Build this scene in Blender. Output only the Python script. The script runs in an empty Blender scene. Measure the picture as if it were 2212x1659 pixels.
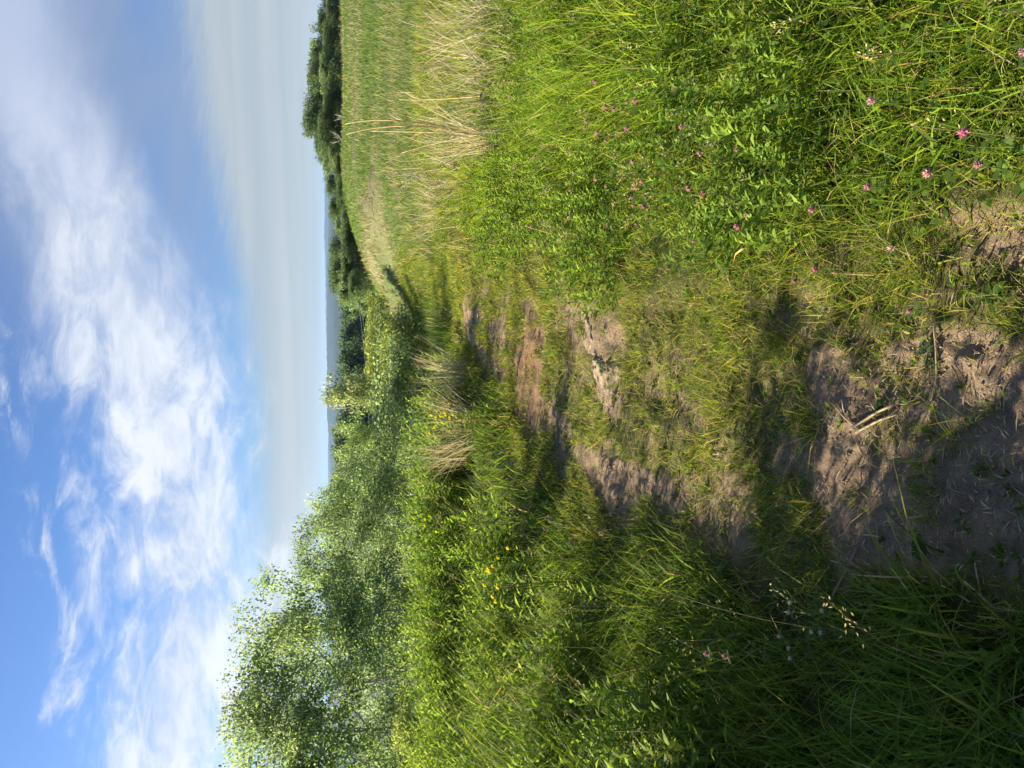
import bpy, math, random
import numpy as np

# ------------------------------------------------------------------ camera, sky, sun, exposure
R = math.radians
rng = np.random.default_rng(7)
random.seed(7)
scene = bpy.context.scene
COL = scene.collection

CAM_H = 1.6
PITCH = R(13.2)                       # looking slightly down
F_PX = 769.0                          # focal length in pixels of a 1024 px long side
SUN_AZ, SUN_EL = R(-64.0), R(23.0)    # left of the viewing direction, low evening sun

cam_data = bpy.data.cameras.new('camera')
cam = bpy.data.objects.new('camera', cam_data)
COL.objects.link(cam)
cam_data.sensor_fit = 'HORIZONTAL'
cam_data.sensor_width = 36.0
cam_data.lens = F_PX / 1024.0 * 36.0
cam_data.clip_start = 0.05
cam_data.clip_end = 40000.0
from mathutils import Matrix, Vector
_f = Vector((0, math.cos(PITCH), -math.sin(PITCH)))
_u = Vector((0, math.sin(PITCH), math.cos(PITCH)))
# the photograph lies on its side: the world's up is the picture's left
_X, _Y, _Z = -_u, Vector((1, 0, 0)), -_f
m4 = Matrix(((_X.x, _Y.x, _Z.x, 0), (_X.y, _Y.y, _Z.y, 0), (_X.z, _Y.z, _Z.z, CAM_H), (0, 0, 0, 1)))
cam.matrix_world = m4
scene.camera = cam

scene.render.engine = 'CYCLES'
cy = scene.cycles
cy.max_bounces = 6
cy.diffuse_bounces = 4
cy.glossy_bounces = 2
cy.transmission_bounces = 4
cy.transparent_max_bounces = 6
cy.volume_bounces = 0
cy.use_denoising = True
cy.sample_clamp_indirect = 6.0
cy.use_adaptive_sampling = True
cy.adaptive_threshold = 0.02
scene.view_settings.view_transform = 'Standard'
scene.view_settings.look = 'None'
scene.view_settings.gamma = 1.0
scene.view_settings.exposure = 1.68
scene.view_settings.use_curve_mapping = False

sun_data = bpy.data.lights.new('sun', 'SUN')
sun_data.energy = 5.0
sun_data.angle = R(0.6)
sun_data.color = (1.0, 0.88, 0.68)
sun = bpy.data.objects.new('sun', sun_data)
COL.objects.link(sun)
SDIR = Vector((math.sin(SUN_AZ) * math.cos(SUN_EL), math.cos(SUN_AZ) * math.cos(SUN_EL), math.sin(SUN_EL)))
sun.rotation_euler = SDIR.to_track_quat('Z', 'Y').to_euler()
sun.location = SDIR * 50

# world: physical sky, with a cloud sheet laid out by direction (azimuth, elevation)
world = bpy.data.worlds.new('World')
scene.world = world
world.use_nodes = True
wt = world.node_tree
wt.nodes.clear()


class NT:
    """little helper for building node trees"""
    def __init__(self, tree):
        self.t = tree

    def n(self, kind, **kw):
        nd = self.t.nodes.new(kind)
        for k, v in kw.items():
            setattr(nd, k, v)
        return nd

    def put(self, sock, v):
        if isinstance(v, bpy.types.NodeSocket):
            self.t.links.new(v, sock)
        elif v is not None:
            sock.default_value = v

    def math(self, op, a, b=None, c=None, clamp=False):
        nd = self.n('ShaderNodeMath', operation=op, use_clamp=clamp)
        for s, v in zip(nd.inputs, (a, b, c)):
            self.put(s, v)
        return nd.outputs[0]

    def vmath(self, op, a, b=None):
        nd = self.n('ShaderNodeVectorMath', operation=op)
        self.put(nd.inputs[0], a)
        if b is not None:
            self.put(nd.inputs[1], b)
        return nd.outputs[0]

    def comb(self, x, y, z):
        nd = self.n('ShaderNodeCombineXYZ')
        for s, v in zip(nd.inputs, (x, y, z)):
            self.put(s, v)
        return nd.outputs[0]

    def noise(self, vec, scale, detail=4, rough=0.55, dist=0.0, lac=2.0):
        nd = self.n('ShaderNodeTexNoise')
        self.put(nd.inputs['Vector'], vec)
        for k, v in (('Scale', scale), ('Detail', detail), ('Roughness', rough), ('Distortion', dist), ('Lacunarity', lac)):
            nd.inputs[k].default_value = v
        return nd.outputs[0]

    def ramp(self, fac, stops, interp='LINEAR'):
        nd = self.n('ShaderNodeValToRGB')
        cr = nd.color_ramp
        cr.interpolation = interp
        while len(cr.elements) < len(stops):
            cr.elements.new(0.5)
        for e, (p, c) in zip(cr.elements, stops):
            e.position = p
            e.color = (c, c, c, 1) if isinstance(c, (int, float)) else (*c, 1)
        self.put(nd.inputs[0], fac)
        return nd.outputs[0]

    def mix(self, fac, a, b, kind='RGBA', blend='MIX'):
        nd = self.n('ShaderNodeMix', data_type=kind)
        if kind == 'RGBA':
            nd.blend_type = blend
            ins = [nd.inputs[0], nd.inputs[6], nd.inputs[7]]
            out = nd.outputs[2]
        else:
            ins = [nd.inputs[0], nd.inputs[2], nd.inputs[3]]
            out = nd.outputs[0]
        for s, v in zip(ins, (fac, a, b)):
            if isinstance(v, tuple) and len(v) == 3:
                v = (*v, 1)
            self.put(s, v)
        return out

    def sstep(self, x, lo, hi):
        nd = self.n('ShaderNodeMapRange', interpolation_type='SMOOTHSTEP')
        for s, v in zip(nd.inputs[:3], (x, lo, hi)):
            self.put(s, v)
        return nd.outputs[0]


def build_world():
    w = NT(wt)
    geo = w.n('ShaderNodeTexCoord')
    dirv = w.vmath('NORMALIZE', geo.outputs['Generated'])
    sep = w.n('ShaderNodeSeparateXYZ')
    wt.links.new(dirv, sep.inputs[0])
    dx, dy, dz = sep.outputs
    az = w.math('MULTIPLY', w.math('ARCTAN2', dx, dy), 180 / math.pi)      # degrees, right positive
    el = w.math('MULTIPLY', w.math('ARCSINE', dz), 180 / math.pi)
    azn = w.math('DIVIDE', w.math('ADD', az, 60), 120, clamp=True)         # -60..60 -> 0..1
    # cloud-sheet coordinates: where the ray meets a layer overhead
    zz = w.math('ADD', w.math('MAXIMUM', dz, 0.0), 0.07)
    P = w.comb(w.math('DIVIDE', dx, zz), w.math('DIVIDE', dy, zz), 0.0)
    # streaks run diagonally in the sheet
    rot = w.n('ShaderNodeVectorRotate', rotation_type='Z_AXIS')
    wt.links.new(P, rot.inputs['Vector'])
    rot.inputs['Angle'].default_value = R(-28)
    st = w.vmath('MULTIPLY', rot.outputs[0], (0.55, 1.5, 1.0))
    # wispy noise in angle space so that edges are fine everywhere
    A = w.comb(w.math('MULTIPLY', az, 0.045), w.math('MULTIPLY', el, 0.10), 0.0)
    warp = w.n('ShaderNodeTexNoise')
    wt.links.new(A, warp.inputs['Vector'])
    warp.inputs['Scale'].default_value = 1.4
    warp.inputs['Detail'].default_value = 5
    wv = w.vmath('SUBTRACT', warp.outputs['Color'], (0.5, 0.5, 0.5))
    A2 = w.vmath('ADD', A, w.vmath('MULTIPLY', wv, (0.5, 0.3, 0.3)))
    n_big = w.noise(A2, 1.6, 6, 0.6, 0.6)
    n_fine = w.noise(A2, 5.0, 9, 0.68, 0.5)
    n_str = w.noise(st, 1.1, 7, 0.6, 0.8)
    n_str2 = w.noise(st, 3.2, 8, 0.65, 1.4)

    def curve(pts, lo, hi):
        return w.math('ADD', w.math('MULTIPLY', w.ramp(azn, [((a + 60) / 120, (v - lo) / (hi - lo)) for a, v in pts], 'B_SPLINE'), hi - lo), lo)

    # main cloud bank: centre and half-width in elevation as a function of azimuth
    cen = curve([(-60, 9), (-24, 10.6), (-14, 8.6), (-4, 10.6), (4, 13.0), (12, 15.5), (20, 18.0), (60, 23)], 0, 30)
    wid = curve([(-60, 5.0), (-25, 5.4), (-18, 6.8), (-8, 7.8), (2, 7.6), (10, 6.2), (18, 4.8), (60, 5)], 0, 10)
    u = w.math('DIVIDE', w.math('SUBTRACT', el, cen), wid)
    body = w.math('SUBTRACT', 1.0, w.math('ABSOLUTE', u))
    fuzz = w.math('ADD', w.math('MULTIPLY', w.math('SUBTRACT', n_big, 0.5), 2.4), w.math('MULTIPLY', w.math('SUBTRACT', n_fine, 0.5), 1.7))
    # smoother towards the right, raggeder on the left
    rag = w.sstep(az, 12.0, -8.0)
    fuzz = w.math('MULTIPLY', fuzz, w.math('ADD', 0.28, w.math('MULTIPLY', rag, 0.75)))
    dens = w.math('ADD', body, fuzz)
    main = w.sstep(dens, -0.05, 1.0)
    # thin high wisp above the bank on the left
    cen2 = curve([(-60, 12), (-22, 14.6), (-15, 16.4), (-8, 18.2), (-2, 19.2), (60, 26)], 0, 30)
    u2 = w.math('ABSOLUTE', w.math('DIVIDE', w.math('SUBTRACT', el, cen2), 1.5))
    wisp = w.sstep(w.math('ADD', w.math('SUBTRACT', 0.35, u2), w.math('MULTIPLY', w.math('SUBTRACT', n_fine, 0.47), 4.2)), 0.0, 1.2)
    wisp = w.math('MULTIPLY', wisp, w.math('MULTIPLY', w.sstep(n_big, 0.40, 0.6), 0.75))
    # grey smooth sheet on the right, under the bank
    sheet = w.math('MULTIPLY', w.sstep(az, -6.0, 16.0), w.sstep(el, 3.0, 9.0))
    sheet = w.math('MULTIPLY', sheet, w.math('ADD', 0.45, w.math('MULTIPLY', w.sstep(n_str, 0.3, 0.72), 0.5)))
    # low veil towards the horizon
    veil_top = curve([(-60, 5.0), (-20, 5.0), (-5, 4.6), (8, 6.0), (20, 9.0), (60, 9)], 0, 12)
    veil = w.sstep(w.math('ADD', w.math('SUBTRACT', veil_top, el), w.math('MULTIPLY', w.math('SUBTRACT', n_str2, 0.5), 2.5)), -1.2, 1.6)
    veil = w.math('MULTIPLY', veil, 0.92)

    sky = w.n('ShaderNodeTexSky', sky_type='NISHITA')
    sky.sun_disc = False
    sky.sun_elevation = SUN_EL
    sky.sun_rotation = SUN_AZ
    sky.altitude = 300
    sky.air_density = 1.0
    sky.dust_density = 1.0
    sky.ozone_density = 2.2
    base = w.mix(1.0, sky.outputs[0], (0.47, 0.65, 0.96), blend='MULTIPLY')
    K = 0.90
    stv = w.noise(w.comb(w.math('MULTIPLY', az, .022), w.math('MULTIPLY', el, .55), 3.0), 1.0, 6, .6, .4)
    c_veil = w.mix(w.sstep(stv, .36, .64), (3.35 * K, 3.85 * K, 4.2 * K), (4.1 * K, 4.45 * K, 4.6 * K))
    c_sheet = (2.15 * K, 2.75 * K, 4.0 * K)
    c = w.mix(w.math('MULTIPLY', sheet, 0.85), base, c_sheet)
    c = w.mix(veil, c, c_veil)
    shade = w.sstep(w.math('ADD', w.math('MULTIPLY', n_big, 0.6), w.math('MULTIPLY', n_fine, 0.4)), 0.38, 0.60)
    c_cloud = w.mix(shade, (4.2 * K, 4.8 * K, 6.0 * K), (6.9 * K, 7.1 * K, 7.4 * K))
    c_cloud = w.mix(w.sstep(az, 4.0, 24.0), c_cloud, (3.7 * K, 4.3 * K, 5.7 * K))
    c = w.mix(w.math('MULTIPLY', main, 0.90), c, c_cloud)
    c = w.mix(wisp, c, (6.0 * K, 6.4 * K, 7.0 * K))
    bg = w.n('ShaderNodeBackground')
    wt.links.new(c, bg.inputs[0])
    bg.inputs[1].default_value = 0.05
    out = w.n('ShaderNodeOutputWorld')
    wt.links.new(bg.outputs[0], out.inputs[0])


build_world()

# ------------------------------------------------------------------ helpers


def sstep(a, b, x):
    t = np.clip((x - a) / (b - a), 0, 1)
    return t * t * (3 - 2 * t)


_perm = np.random.default_rng(3).random((256, 256))


def vnoise(x, y):
    x = np.asarray(x, float); y = np.asarray(y, float)
    xi = np.floor(x).astype(int); yi = np.floor(y).astype(int)
    fx = x - xi; fy = y - yi
    fx = fx * fx * (3 - 2 * fx); fy = fy * fy * (3 - 2 * fy)
    g = lambda i, j: _perm[i & 255, j & 255]
    return (g(xi, yi) * (1 - fx) + g(xi + 1, yi) * fx) * (1 - fy) + (g(xi, yi + 1) * (1 - fx) + g(xi + 1, yi + 1) * fx) * fy


def fbm(x, y, s, o=4, seed=0.0):
    x = np.asarray(x, float) * s + seed * 17.3 + 50; y = np.asarray(y, float) * s + seed * 31.7 + 50
    v = 0; a = 0.5; t = 0
    for _ in range(o):
        v = v + a * vnoise(x, y); t += a
        x = x * 2.03 + 11.1; y = y * 2.03 + 7.7; a *= 0.5
    return v / t


def smooth_table(ys, zs, soft):
    """a smooth curve through a table, over log(1+y)"""
    g = np.linspace(0, math.log(20001), 3000)
    v = np.interp(g, np.log1p(np.array(ys, float)), zs)
    k = np.exp(-0.5 * (np.arange(-150, 151) / soft) ** 2); k /= k.sum()
    v = np.convolve(np.pad(v, 150, mode='edge'), k, mode='valid')
    return lambda y: np.interp(np.log1p(np.clip(y, 0, 20000)), g, v)


ZL = smooth_table([0, 8.5, 10, 14, 20, 30, 45, 70, 110, 200, 400, 1000, 20000],
                  [0, 0, -.05, -.7, -1.8, -3.4, -5.6, -8, -11, -18, -38, -85, -95], 12)
ZR = smooth_table([0, 12, 20, 25, 40, 60, 72, 90, 130, 200, 400, 1000, 20000],
                  [0, 0, .0, .05, .35, .8, .7, -1.0, -6, -16, -38, -85, -95], 10)

LE = np.array([(-.50, -5), (-.52, 0), (-.57, 1.5), (-.70, 2.5), (-.72, 3.5), (-.83, 4.9), (-.57, 6.1), (0, 8), (.50, 9.9), (1.2, 13), (2.2, 20), (2.6, 27), (2.3, 34), (1.2, 42)])
RE = np.array([(.40, -5), (.42, 0), (.42, 1.5), (.34, 2.5), (.48, 3.7), (.70, 5.4), (1.15, 8), (1.55, 10), (2.1, 13), (3.4, 20), (3.9, 27), (3.7, 34), (2.8, 42)])


def left_edge(y):
    return np.interp(y, LE[:, 1], LE[:, 0])


def right_edge(y):
    return np.interp(y, RE[:, 1], RE[:, 0])


# the second track that climbs from the trail's far end into the field on the right
T2 = np.array([(2.0, 41.5), (3.2, 38.5), (4.2, 36.3), (5.2, 34.0), (6.6, 31.5), (9.0, 29.0)])


def dist_poly(x, y, P):
    x = np.asarray(x, float); y = np.asarray(y, float)
    best = np.full(x.shape, 1e9); side = np.zeros(x.shape)
    for (x0, y0), (x1, y1) in zip(P[:-1], P[1:]):
        ex, ey = x1 - x0, y1 - y0; L = ex * ex + ey * ey
        t = np.clip(((x - x0) * ex + (y - y0) * ey) / L, 0, 1)
        px, py = x0 + t * ex, y0 + t * ey
        d = np.hypot(x - px, y - py)
        s = np.sign(ex * (y - py) - ey * (x - px))
        m = d < best
        best = np.where(m, d, best); side = np.where(m, s, side)
    return best, side


def track_mask(x, y):
    e = 0.22 * (fbm(x, y, 2.4, 4, 5) - .5) * 2
    return sstep(-.10, .10, x - left_edge(y) + e) * sstep(-.10, .10, right_edge(y) - x + e) * (1 - sstep(38, 44, y))


def H(x, y, fine=True):
    x = np.asarray(x, float); y = np.asarray(y, float)
    xb = .7 + .055 * y; w = 1 + .2 * np.maximum(y, 0)
    w = np.minimum(w, 40)
    S = sstep(xb - w, xb + w, x)
    z = ZL(y) * (1 - S) + ZR(y) * S
    # gentle swell of the field and the bumps underfoot
    r = np.hypot(x, y)
    z = z + (fbm(x, y, .045, 3, 1) - .5) * 1.1 * sstep(14, 45, r) * (1 - sstep(300, 900, r))
    z = z + (fbm(x, y, .006, 4, 2) - .5) * 30 * sstep(120, 1200, r)
    if fine:
        z = z + (fbm(x, y, .55, 3, 3) - .5) * .10 * sstep(.3, 2.5, r)
        tm = track_mask(x, y)
        z = z - .05 * tm
        near = 1 - sstep(9, 14, r)
        z = z + tm * near * ((fbm(x, y, 4.5, 5, 4) - .5) * .085 + (fbm(x, y, 18, 3, 6) - .5) * .022)
        # left shoulder of the trail
        z = z + .07 * sstep(0, .8, left_edge(y) - x) * near
        d2, s2 = dist_poly(x, y, T2)
        fade = (1 - sstep(6.0, 8.5, x)) * (1 - sstep(38, 41, y))
        z = z + fade * (-.40 * (1 - sstep(.5, 1.4, d2)) + .75 * np.exp(-((d2 - 1.9) / .5) ** 2))
        d3 = np.abs(y - (20.5 + .35 * (x - 4)))
        z = z - .10 * (1 - sstep(.2, .8, d3)) * sstep(3.4, 5, x) * (1 - sstep(9, 14, x)) 
    return z


def at_depth(dx, dy, Y):
    """a point of the place at depth Y, from coordinates measured on a 2212 px wide view"""
    f = F_PX * 2212 / 1024
    a = (829.5 - dy) / f; b = (1106 - dx) / f
    t = Y / (math.cos(PITCH) + b * math.sin(PITCH))
    return a * t, Y, CAM_H + t * (b * math.cos(PITCH) - math.sin(PITCH))


_YS = np.geomspace(1.0, 150, 2600)


def on_ground(dx, dy, h=0.0):
    """where the line of sight first comes within h of the ground"""
    f = F_PX * 2212 / 1024
    a = (829.5 - dy) / f; b = (1106 - dx) / f
    t = _YS / (math.cos(PITCH) + b * math.sin(PITCH))
    z = CAM_H + t * (b * math.cos(PITCH) - math.sin(PITCH))
    hit = np.nonzero(z < H(a * t, _YS) + h)[0]
    i = hit[0] if len(hit) else 2000
    return float(a * t[i]), float(_YS[i])


def mesh_obj(name, verts, faces_flat, loop_tot, mat, parent=None, cols=None, smooth=False):
    """verts (N,3), faces_flat vertex indices, loop_tot per face"""
    me = bpy.data.meshes.new(name)
    verts = np.ascontiguousarray(verts, dtype=np.float32)
    me.vertices.add(len(verts)); me.vertices.foreach_set('co', verts.ravel())
    ff = np.ascontiguousarray(faces_flat, dtype=np.int32).ravel()
    lt = np.ascontiguousarray(loop_tot, dtype=np.int32)
    me.loops.add(len(ff)); me.loops.foreach_set('vertex_index', ff)
    me.polygons.add(len(lt))
    ls = np.concatenate(([0], np.cumsum(lt)[:-1])).astype(np.int32)
    me.polygons.foreach_set('loop_start', ls)
    me.polygons.foreach_set('loop_total', lt)
    if smooth:
        me.polygons.foreach_set('use_smooth', np.ones(len(lt), dtype=bool))
    if cols is not None:
        at = me.color_attributes.new('Col', 'FLOAT_COLOR', 'POINT')
        c4 = np.ones((len(verts), 4), np.float32); c4[:, :3] = cols
        at.data.foreach_set('color', c4.ravel())
    me.update(calc_edges=True)
    if mat is not None:
        me.materials.append(mat)
    o = bpy.data.objects.new(name, me)
    COL.objects.link(o)
    if parent is not None:
        o.parent = parent
    return o


class Geo:
    """collects pieces, then links them as ONE mesh"""
    def __init__(self):
        self.v = []; self.f = []; self.l = []; self.c = []; self.n = 0

    def add(self, v, f, k, c):
        """v (N,3), f (M,k) indices, c colour (N,3) or (3,)"""
        v = np.asarray(v, float).reshape(-1, 3); f = np.asarray(f, int).reshape(-1, k)
        self.v.append(v); self.f.append((f + self.n).ravel()); self.l.append(np.full(len(f), k))
        self.c.append(np.broadcast_to(np.asarray(c, float), v.shape)); self.n += len(v)

    def build(self, name, mat, parent=None, smooth=False):
        return mesh_obj(name, np.concatenate(self.v), np.concatenate(self.f), np.concatenate(self.l), mat, parent, np.concatenate(self.c), smooth)

    # grass blades: N tapered bent strips
    def blades(self, p, h, w, az, lean, curl, col, segs=3, tipcol=None, leanaz=None):
        N = len(h)
        if N == 0:
            return
        leanaz = az + np.pi / 2 if leanaz is None else leanaz
        side = np.stack([np.cos(az), np.sin(az), np.zeros(N)], 1)
        ld = np.stack([np.cos(leanaz), np.sin(leanaz), np.zeros(N)], 1)
        ts = np.linspace(0, 1, segs + 1)
        V = []
        C = []
        for k, t in enumerate(ts):
            c = p + ld * (h * (lean * t + curl * t * t))[:, None]
            zz = h * (t - .5 * np.minimum(curl, 1.3) * t * t * .55)
            c = c + np.stack([np.zeros(N), np.zeros(N), zz], 1)
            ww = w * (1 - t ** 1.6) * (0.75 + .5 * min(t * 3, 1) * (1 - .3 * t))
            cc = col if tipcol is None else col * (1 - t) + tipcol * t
            if k < segs:
                V.append(c - side * (ww * .5)[:, None]); V.append(c + side * (ww * .5)[:, None])
                C += [cc, cc]
            else:
                V.append(c); C.append(cc)
        V = np.stack(V, 1); C = np.stack(C, 1)
        nv = V.shape[1]
        b = (np.arange(N) * nv)[:, None]
        for k in range(segs - 1):
            q = np.array([2 * k, 2 * k + 1, 2 * k + 3, 2 * k + 2])
            if k == 0:
                n0 = self.n
                self.add(V.reshape(-1, 3), b + q, 4, C.reshape(-1, 3))
            else:
                self.f.append((b + q + n0).ravel()); self.l.append(np.full(N, 4))
        tq = np.array([2 * segs - 2, 2 * segs - 1, 2 * segs])
        if segs == 1:
            self.add(V.reshape(-1, 3), b + tq, 3, C.reshape(-1, 3))
        else:
            self.f.append((b + tq + n0).ravel()); self.l.append(np.full(N, 3))

    # leaves: N pointed bent leaves, base p, direction d (unit), normal hint n
    def leaves(self, p, d, nrm, L, W, col, bend=0.15):
        N = len(L)
        if N == 0:
            return
        s = np.cross(d, nrm); s /= np.linalg.norm(s, axis=1, keepdims=True) + 1e-9
        up = np.cross(s, d)
        mid = p + d * (L * .45)[:, None] + up * (L * bend)[:, None]
        tip = p + d * L[:, None] - up * (L * bend * .4)[:, None]
        V = np.stack([p, mid - s * (W * .5)[:, None], tip, mid + s * (W * .5)[:, None]], 1)
        b = (np.arange(N) * 4)[:, None]
        self.add(V.reshape(-1, 3), b + np.arange(4), 4, np.repeat(col, 4, axis=0))

    # tubes along a polyline, with radius per point
    def tube(self, pts, rad, col, sides=6):
        pts = np.asarray(pts, float); rad = np.broadcast_to(np.asarray(rad, float), (len(pts),))
        V = []
        for i in range(len(pts)):
            t = pts[min(i + 1, len(pts) - 1)] - pts[max(i - 1, 0)]
            t = t / (np.linalg.norm(t) + 1e-9)
            a = np.array([1, 0, 0]) if abs(t[0]) < .8 else np.array([0, 1, 0])
            u = np.cross(t, a); u /= np.linalg.norm(u); v = np.cross(t, u)
            ang = np.arange(sides) * 2 * np.pi / sides
            V.append(pts[i] + rad[i] * (np.cos(ang)[:, None] * u + np.sin(ang)[:, None] * v))
        V = np.concatenate(V)
        F = []
        for i in range(len(pts) - 1):
            for k in range(sides):
                k2 = (k + 1) % sides
                F.append([i * sides + k, i * sides + k2, (i + 1) * sides + k2, (i + 1) * sides + k])
        n0 = self.n
        self.add(V, F, 4, col)
        self.f.append(np.arange(sides)[::-1] + n0); self.l.append([sides])
        self.f.append(np.arange(sides) + n0 + (len(pts) - 1) * sides); self.l.append([sides])


def tag(o, label=None, cat=None, group=None, kind=None):
    if label: o['label'] = label
    if cat: o['category'] = cat
    if group: o['group'] = group
    if kind: o['kind'] = kind
    return o


def empty(name, loc, rz=0, sc=1.0):
    o = bpy.data.objects.new(name, None)
    COL.objects.link(o)
    o.location = loc; o.rotation_euler = (0, 0, rz)
    o.scale = sc if isinstance(sc, tuple) else (sc, sc, sc)
    o.empty_display_size = .1
    return o


def copy_tree(root):
    r = root.copy(); COL.objects.link(r)
    for ch in root.children:
        c = ch.copy(); COL.objects.link(c); c.parent = r
        for g in ch.children:
            d = g.copy(); COL.objects.link(d); d.parent = c
    return r


# ------------------------------------------------------------------ materials


def leaf_mat(name, transl=0.45, rough=0.5, spec=0.35, var=0.25, scale=6.0, tcol=(1.2, 1.12, .6)):
    m = bpy.data.materials.new(name); m.use_nodes = True
    t = m.node_tree; t.nodes.clear(); w = NT(t)
    at = w.n('ShaderNodeAttribute', attribute_name='Col')
    gp = w.n('ShaderNodeNewGeometry')
    nz = w.noise(gp.outputs['Position'], scale, 3, .6)
    f = w.math('ADD', 1 - var * .5, w.math('MULTIPLY', nz, var))
    col = w.mix(1.0, at.outputs['Color'], w.comb(f, f, f), blend='MULTIPLY')
    pr = w.n('ShaderNodeBsdfPrincipled')
    t.links.new(col, pr.inputs['Base Color'])
    pr.inputs['Roughness'].default_value = rough
    pr.inputs['Specular IOR Level'].default_value = spec
    tr = w.n('ShaderNodeBsdfTranslucent')
    tc = w.mix(1.0, col, tcol, blend='MULTIPLY')
    t.links.new(tc, tr.inputs[0])
    mx = w.n('ShaderNodeMixShader'); mx.inputs[0].default_value = transl
    t.links.new(pr.outputs[0], mx.inputs[1]); t.links.new(tr.outputs[0], mx.inputs[2])
    out = w.n('ShaderNodeOutputMaterial'); t.links.new(mx.outputs[0], out.inputs[0])
    return m


def plain_mat(name, rough=0.85, nscale=8.0, var=0.5, bump=0.0, bscale=40.0, spec=0.2):
    m = bpy.data.materials.new(name); m.use_nodes = True
    t = m.node_tree; t.nodes.clear(); w = NT(t)
    at = w.n('ShaderNodeAttribute', attribute_name='Col')
    gp = w.n('ShaderNodeNewGeometry')
    nz = w.noise(gp.outputs['Position'], nscale, 6, .65)
    f = w.math('ADD', 1 - var * .5, w.math('MULTIPLY', nz, var))
    col = w.mix(1.0, at.outputs['Color'], w.comb(f, f, f), blend='MULTIPLY')
    pr = w.n('ShaderNodeBsdfPrincipled')
    t.links.new(col, pr.inputs['Base Color'])
    pr.inputs['Roughness'].default_value = rough
    pr.inputs['Specular IOR Level'].default_value = spec
    if bump:
        bn = w.n('ShaderNodeBump'); bn.inputs['Strength'].default_value = .8; bn.inputs['Distance'].default_value = bump
        t.links.new(w.noise(gp.outputs['Position'], bscale, 6, .7), bn.inputs['Height'])
        t.links.new(bn.outputs[0], pr.inputs['Normal'])
    out = w.n('ShaderNodeOutputMaterial'); t.links.new(pr.outputs[0], out.inputs[0])
    return m


M_GRASS = leaf_mat('grass_blades', .52, .6, .14, .35, 3.0)
M_LEAF = leaf_mat('tree_leaves', .58, .55, .25, .35, 1.5, (1.42, 1.4, .9))
M_STRAW = leaf_mat('dry_straw', .30, .7, .15, .3, 20)
M_PETAL = leaf_mat('petals', .35, .7, .1, .2, 60)
M_BARK = plain_mat('bark', .9, 9, .7, .01, 30)
M_WOOD = plain_mat('weathered_wood', .85, 12, .6, .004, 60)
M_ROCK = plain_mat('flat_rock', .9, 14, .55, .012, 45)
def soil_mat():
    m = bpy.data.materials.new('ground'); m.use_nodes = True
    t = m.node_tree; t.nodes.clear(); w = NT(t)
    at = w.n('ShaderNodeAttribute', attribute_name='Col')
    gp = w.n('ShaderNodeNewGeometry')
    pos = gp.outputs['Position']
    n1 = w.noise(pos, 4, 8, .7); n2 = w.noise(pos, 38, 6, .75); n3 = w.noise(pos, 150, 4, .7)
    f = w.math('MAXIMUM', .3, w.math('ADD', -.35, w.math('ADD', w.math('MULTIPLY', n1, .8), w.math('ADD', w.math('MULTIPLY', n2, 1.1), w.math('MULTIPLY', n3, .8)))))
    col = w.mix(1.0, at.outputs['Color'], w.comb(f, f, f), blend='MULTIPLY')
    vo = w.n('ShaderNodeTexVoronoi', feature='DISTANCE_TO_EDGE'); t.links.new(w.vmath('ADD', pos, w.vmath('MULTIPLY', w.comb(n1, n2, n1), (.25, .25, .25))), vo.inputs['Vector']); vo.inputs['Scale'].default_value = 7.0
    crack = w.sstep(vo.outputs['Distance'], .0, .022)
    pr = w.n('ShaderNodeBsdfPrincipled')
    t.links.new(col, pr.inputs['Base Color'])
    pr.inputs['Roughness'].default_value = .95
    pr.inputs['Specular IOR Level'].default_value = .1
    h = w.math('ADD', w.math('MULTIPLY', n2, 1.0), w.math('ADD', w.math('MULTIPLY', n3, .45), w.math('MULTIPLY', crack, .25)))
    bn = w.n('ShaderNodeBump'); bn.inputs['Strength'].default_value = 1.0; bn.inputs['Distance'].default_value = .032
    t.links.new(h, bn.inputs['Height']); t.links.new(bn.outputs[0], pr.inputs['Normal'])
    out = w.n('ShaderNodeOutputMaterial'); t.links.new(pr.outputs[0], out.inputs[0])
    return m


M_SOIL = soil_mat()
M_FAR = plain_mat('far_forest', .95, .012, .9)
M_PAINT = plain_mat('white_paint', .6, 20, .2)
M_METAL = plain_mat('cable', .5, 20, .2)

# ------------------------------------------------------------------ ground: one sheet out to the horizon


def veg_zones(x, y):
    """how bare the trail is: 0 = turf, 1 = bare soil"""
    tm = track_mask(x, y)
    n = fbm(x, y, 2.6, 4, 8)
    n2 = fbm(x * 1.5, y * .55, 6.0, 4, 9)
    bare = sstep(.51, .64, n * .5 + n2 * .5)
    def blob(cx, cy, rx, ry):
        return np.exp(-(((x - cx) / rx) ** 2 + ((y - cy) / ry) ** 2))
    add = np.zeros_like(x)
    for b in ((-.22, 1.50, .38, .29), (-.38, 1.95, .30, .26), (.02, 1.80, .18, .30), (-.30, 2.2, .34, .18), (-.55, 2.05, .18, .18), (.02, 2.3, .15, .14), (.40, 1.50, .12, .18), (-.62, 4.35, .16, .40), (-.50, 3.0, .12, .25),
              (.15, 4.45, .36, .30), (.40, 4.72, .22, .14), (.25, 6.5, .50, .50), (-.25, 6.0, .18, .55), (.75, 9.4, .35, 1.0), (.55, 7.7, .30, .5)):
        add = np.maximum(add, blob(*b) * 1.15)
    rut = np.exp(-((x - left_edge(y) - .30 - .1 * np.sin(y * 1.3)) / .15) ** 2) * sstep(2.2, 3.2, y) * (1 - sstep(8.5, 10, y))
    add = np.maximum(add, rut * .74)
    edge = fbm(x * 1.6, y * .6, 5.5, 4, 12)
    bare = np.maximum(bare * .7, sstep(.36, .60, add * (.25 + 1.35 * edge)))
    return tm * bare * (1 - sstep(11, 15, y)), tm * (1 - .6 * sstep(13, 18, y))


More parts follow.
